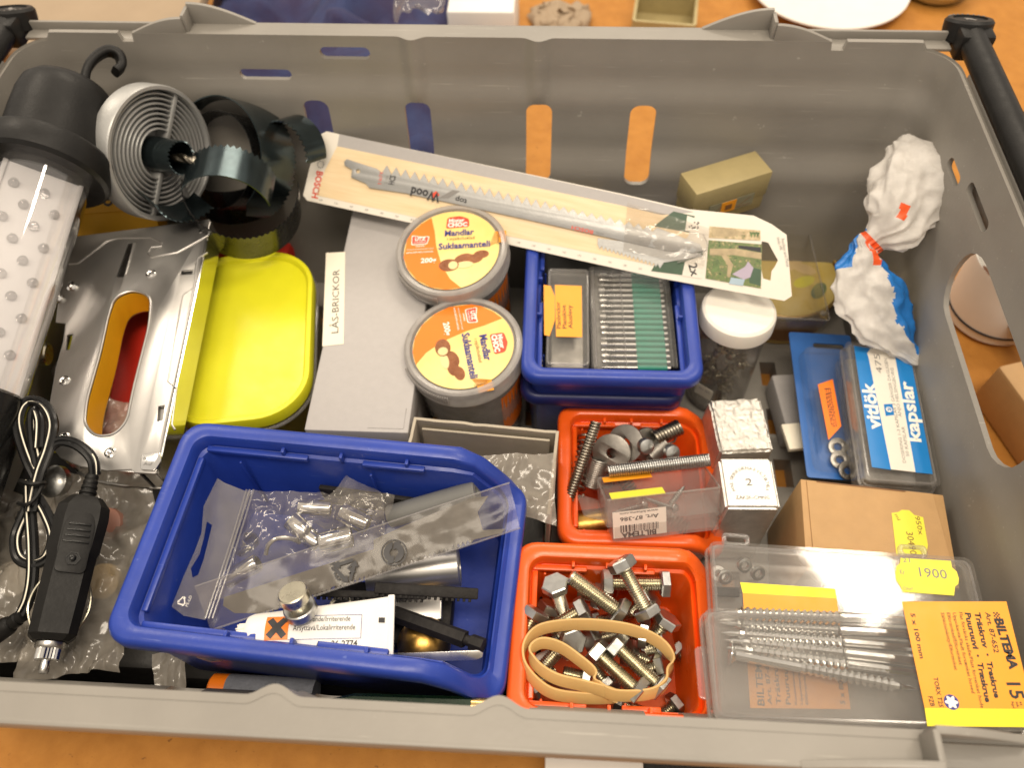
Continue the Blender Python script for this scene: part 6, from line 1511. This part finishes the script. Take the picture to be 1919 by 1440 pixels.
def strip_thing(px, d, n, R, w, a0, a1, label, near=False, notch=False, taper=0.0, mat='blued_steel'):
    c_ = D(*px, d); tc_ = (CAM - c_).normalized(); sr_ = UP.cross(tc_).normalized(); su_ = tc_.cross(sr_)
    M = AX(c_, tc_ * n[0] + sr_ * n[1] + su_ * n[2], su_)
    tag(saw_strip('saw_ring', M, R, w, a0, a1, mat, None, near, notch=notch, taper=taper), label, 'hole saw', 'loose hole saw rings')
strip_thing((402, 296), 0.500, (0.70, -0.70, 0.05), 0.0385, 0.030, 128, -62, 'large open hole saw ring standing up, teeth to the right', notch=True)
strip_thing((424, 392), 0.480, (0.62, -0.15, -0.66), 0.0275, 0.024, 152, 12, 'smaller hole saw ring arching in front of the large ring, teeth up')
strip_thing((536, 284), 0.508, (0.55, -0.62, -0.25), 0.0200, 0.016, 150, -20, 'hole saw ring half hidden by the end of the saw blade card', True)
strip_thing((452, 352), 0.490, (0.80, -0.10, 0.42), 0.0350, 0.030, 175, 372, 'dark wide hole saw ring lying lowest over the red tub', True, mat='dark_steel')
strip_thing((350, 352), 0.470, (0.72, 0.40, -0.30), 0.0215, 0.022, 215, 330, 'thin hole saw ring in front of the ribbed holder', True)
for R_s, w_s, lab_s in ((0.0310, 0.026, 'added dark ring inside the large open ring, standing for its shaded interior'),):  # extra dark ring, added to give the open ring a shaded inside
    strip_thing((404, 300), 0.506, (0.70, -0.70, 0.05), R_s, w_s, 190, -100, lab_s, mat='dark_steel')
tag(lathe('dark_backing_cup', [(0.030, 0.0), (0.030, 0.026), (0.029, 0.026), (0.029, 0.0012), (0, 0.0012), (0, 0)], 'dark_steel', None, 40), 'added black cup under the loose saw rings, standing for their shaded interior', 'hole saw', 'loose hole saw rings', T(*P(455, 372, 0.085)) @ RX(rad(-8)))  # closed black cup added as dark backing where the rings are in shade
tag(rbox('red_tub', (0.074, 0.050, 0.030), (0, 0, 0), 'red', None, 0.006), 'red plastic tub under the hole saw rings', 'tub', None, T(*P(462, 430, 0.052)) @ T(0, 0.0, -0.015))
YB = FR(P(150, 432, 0.112), P(275, 422, 0.108), P(175, 300, 0.126))
o_ = rbox('yellow_box', (0.052, 0.052, 0.024), (0.022, 0.022, -0.012), 'yellow_box', None, 0.0012)
tag(o_, 'yellow cardboard box with black letters under the hole saw holder', 'box', None, YB)
ptext(YB, 'GRY', (212, 386), (206, 332), 18, 'ink', o_, 0.0001, 0.04)
rbox('lid_edge', (0.053, 0.0010, 0.0012), (0.022, 0.012, 0.0), 'yellow_box', o_, 0.0003)

# ================================================================== around the crate
def cloth(name, cx, cy, sx, sy, h, seed, mat, label, cat):
    n = 40; vs = []
    for j in range(n + 1):
        for i in range(n + 1):
            a_, b_ = i / n * 2 - 1, j / n * 2 - 1
            e = max(0, 1 - max(abs(a_), abs(b_)) ** 4)
            q = V((a_ * 2.2 + seed, b_ * 2.2, 0))
            z_ = 0.003 + h * e * (0.65 + 0.5 * noise.noise(q) + 0.3 * abs(noise.noise(q * 2.3)))
            vs.append((cx + a_ * sx / 2 + 0.01 * noise.noise(q * 1.7), cy + b_ * sy / 2 + 0.012 * noise.noise(q * 1.7 + V((5, 0, 0))), max(0.002, z_)))
    fs = [(j * (n + 1) + i, j * (n + 1) + i + 1, (j + 1) * (n + 1) + i + 1, (j + 1) * (n + 1) + i) for j in range(n) for i in range(n)]
    tag(mk(name, vs, fs, mat, None, 60), label, cat)
cloth('patterned_cloth', -0.165, 0.395, 0.30, 0.34, 0.085, 2.0, 'cloth_purple', 'dark purple and blue patterned cloth heaped behind the crate', 'cloth')
cloth('grey_cloth', -0.105, 0.245, 0.14, 0.05, 0.03, 5.0, 'cloth_grey', 'fold of pale grey cloth behind the slotted back wall', 'cloth')
bc = P(60, 10, 0.10)
tag(rbox('beige_board', (0.34, 0.20, 0.012), (0, 0, 0), 'cloth_beige', None, 0.003), 'large beige board lying behind the left end of the crate', 'board', None, T(bc.x - 0.03, bc.y + 0.05, 0.09) @ RZ(0.05))
tag(sheet('clear_bag', [P(738, 36, .12), P(832, 36, .12), P(840, -40, .12), P(735, -40, .12)], 14, 12, 0.012, 71, 'bag_film', None, 40, 0.004), 'crumpled clear bag behind the crate beside the white box', 'plastic bag')
wb0 = P(902, 20, 0.06)
tag(rbox('white_box', (0.062, 0.08, 0.06), (0, 0, 0), 'white', None, 0.002), 'white cardboard box behind the middle of the crate', 'box', None, T(wb0.x, wb0.y + 0.03, 0.035))
wb1 = P(1050, 20, 0.03)
cloth('brown_cloth', wb1.x, wb1.y + 0.01, 0.060, 0.09, 0.018, 9.0, 'cloth_beige', 'small beige cloth between white box and wooden box', 'cloth')
wx = P(1250, 22, 0.03)
t = thing('wooden_box', 'shallow open tan wooden box behind the crate', 'box', T(wx.x, wx.y + 0.012, 0.001) @ RZ(-0.12))
shell_box('box_shell', 0.062, 0.060, 0.028, 'olive_card', t, 0.003, 0.004)
rbox('box_lid', (0.060, 0.003, 0.045), (0, 0.032, 0.040), 'olive_card', t, 0.001)
pc_ = P(1545, -8, 0.0)
t = thing('white_plate', 'white plate behind the right end of the crate', 'plate', T(pc_.x, pc_.y, 0.001))
lathe('dish', [(0, 0.002), (0.035, 0.002), (0.050, 0.006), (0.080, 0.013), (0.082, 0.0135), (0.082, 0.0120), (0.052, 0.0035), (0.036, 0.0), (0, 0.0)], 'white', t, 64)
pm = P(1728, -6, 0.0)
t = thing('steel_bowl', 'shiny round steel bowl beside the white plate', 'bowl', T(pm.x + 0.012, pm.y + 0.010, 0.001))
lathe('bowl_wall', [(0.026, 0), (0.030, 0.002), (0.033, 0.006), (0.034, 0.012), (0.036, 0.013), (0.036, 0.011), (0.0345, 0.010), (0.0325, 0.005), (0.026, 0.001)], 'chrome', t, 56, close=True)
lathe('bowl_floor', [(0.026, 0.0005), (0, 0.0005)], 'steel', t, 40)
# seen through the right handle opening
t = thing('white_cup', 'white cup standing right of the crate, seen through the handle opening', 'cup', T(*P(1850, 590, 0.0)))
lathe('cup_wall', [(0, 0.002), (0.026, 0.002), (0.030, 0.006), (0.034, 0.060), (0.036, 0.062), (0.036, 0.058), (0.032, 0.004), (0.027, 0.0), (0, 0.0)], 'white', t, 48)
for z_ in (0.012,): tube('cup_stripe', [(0.0325 * math.cos(2 * math.pi * k / 40), 0.0325 * math.sin(2 * math.pi * k / 40), z_) for k in range(40)], 0.0012, 'ink', t, 6, 1, True, smooth=False)
tag(rbox('brown_carton', (0.10, 0.12, 0.04), (0, 0, 0), 'kraft', None, 0.003), 'brown box right of the crate, seen through the handle opening', 'box', None, T(*P(1905, 770, 0.02)) @ T(0.05, -0.02, 0) @ RZ(0.3))
tag(rbox('leather_strap', (0.016, 0.14, 0.006), (0, 0, 0), 'brown_leather', None, 0.002), 'dark brown strap slanting past the handle opening on the right', 'strap', None, T(*P(1918, 640, 0.03)) @ T(0.008, 0, 0) @ RZ(0.35))
tag(rbox('black_pouch', (0.03, 0.06, 0.03), (0, 0, 0), 'black', None, 0.006), 'black pouch on the table at the right edge', 'pouch', None, T(*P(1925, 270, 0.02)) @ T(0.012, 0, 0))
# small things in front of the crate, under the rim
tag(rbox('white_card_box', (0.050, 0.030, 0.03), (0, 0, 0), 'paper', None, 0.001), 'white card box in front of the crate under the rim', 'box', None, T(*P(1110, 1440, 0.02)))
tag(rbox('black_wallet', (0.11, 0.03, 0.016), (0, 0, 0), 'black', None, 0.003), 'flat black wallet in front of the crate at the lower right', 'wallet', None, T(*P(1330, 1445, 0.012)))
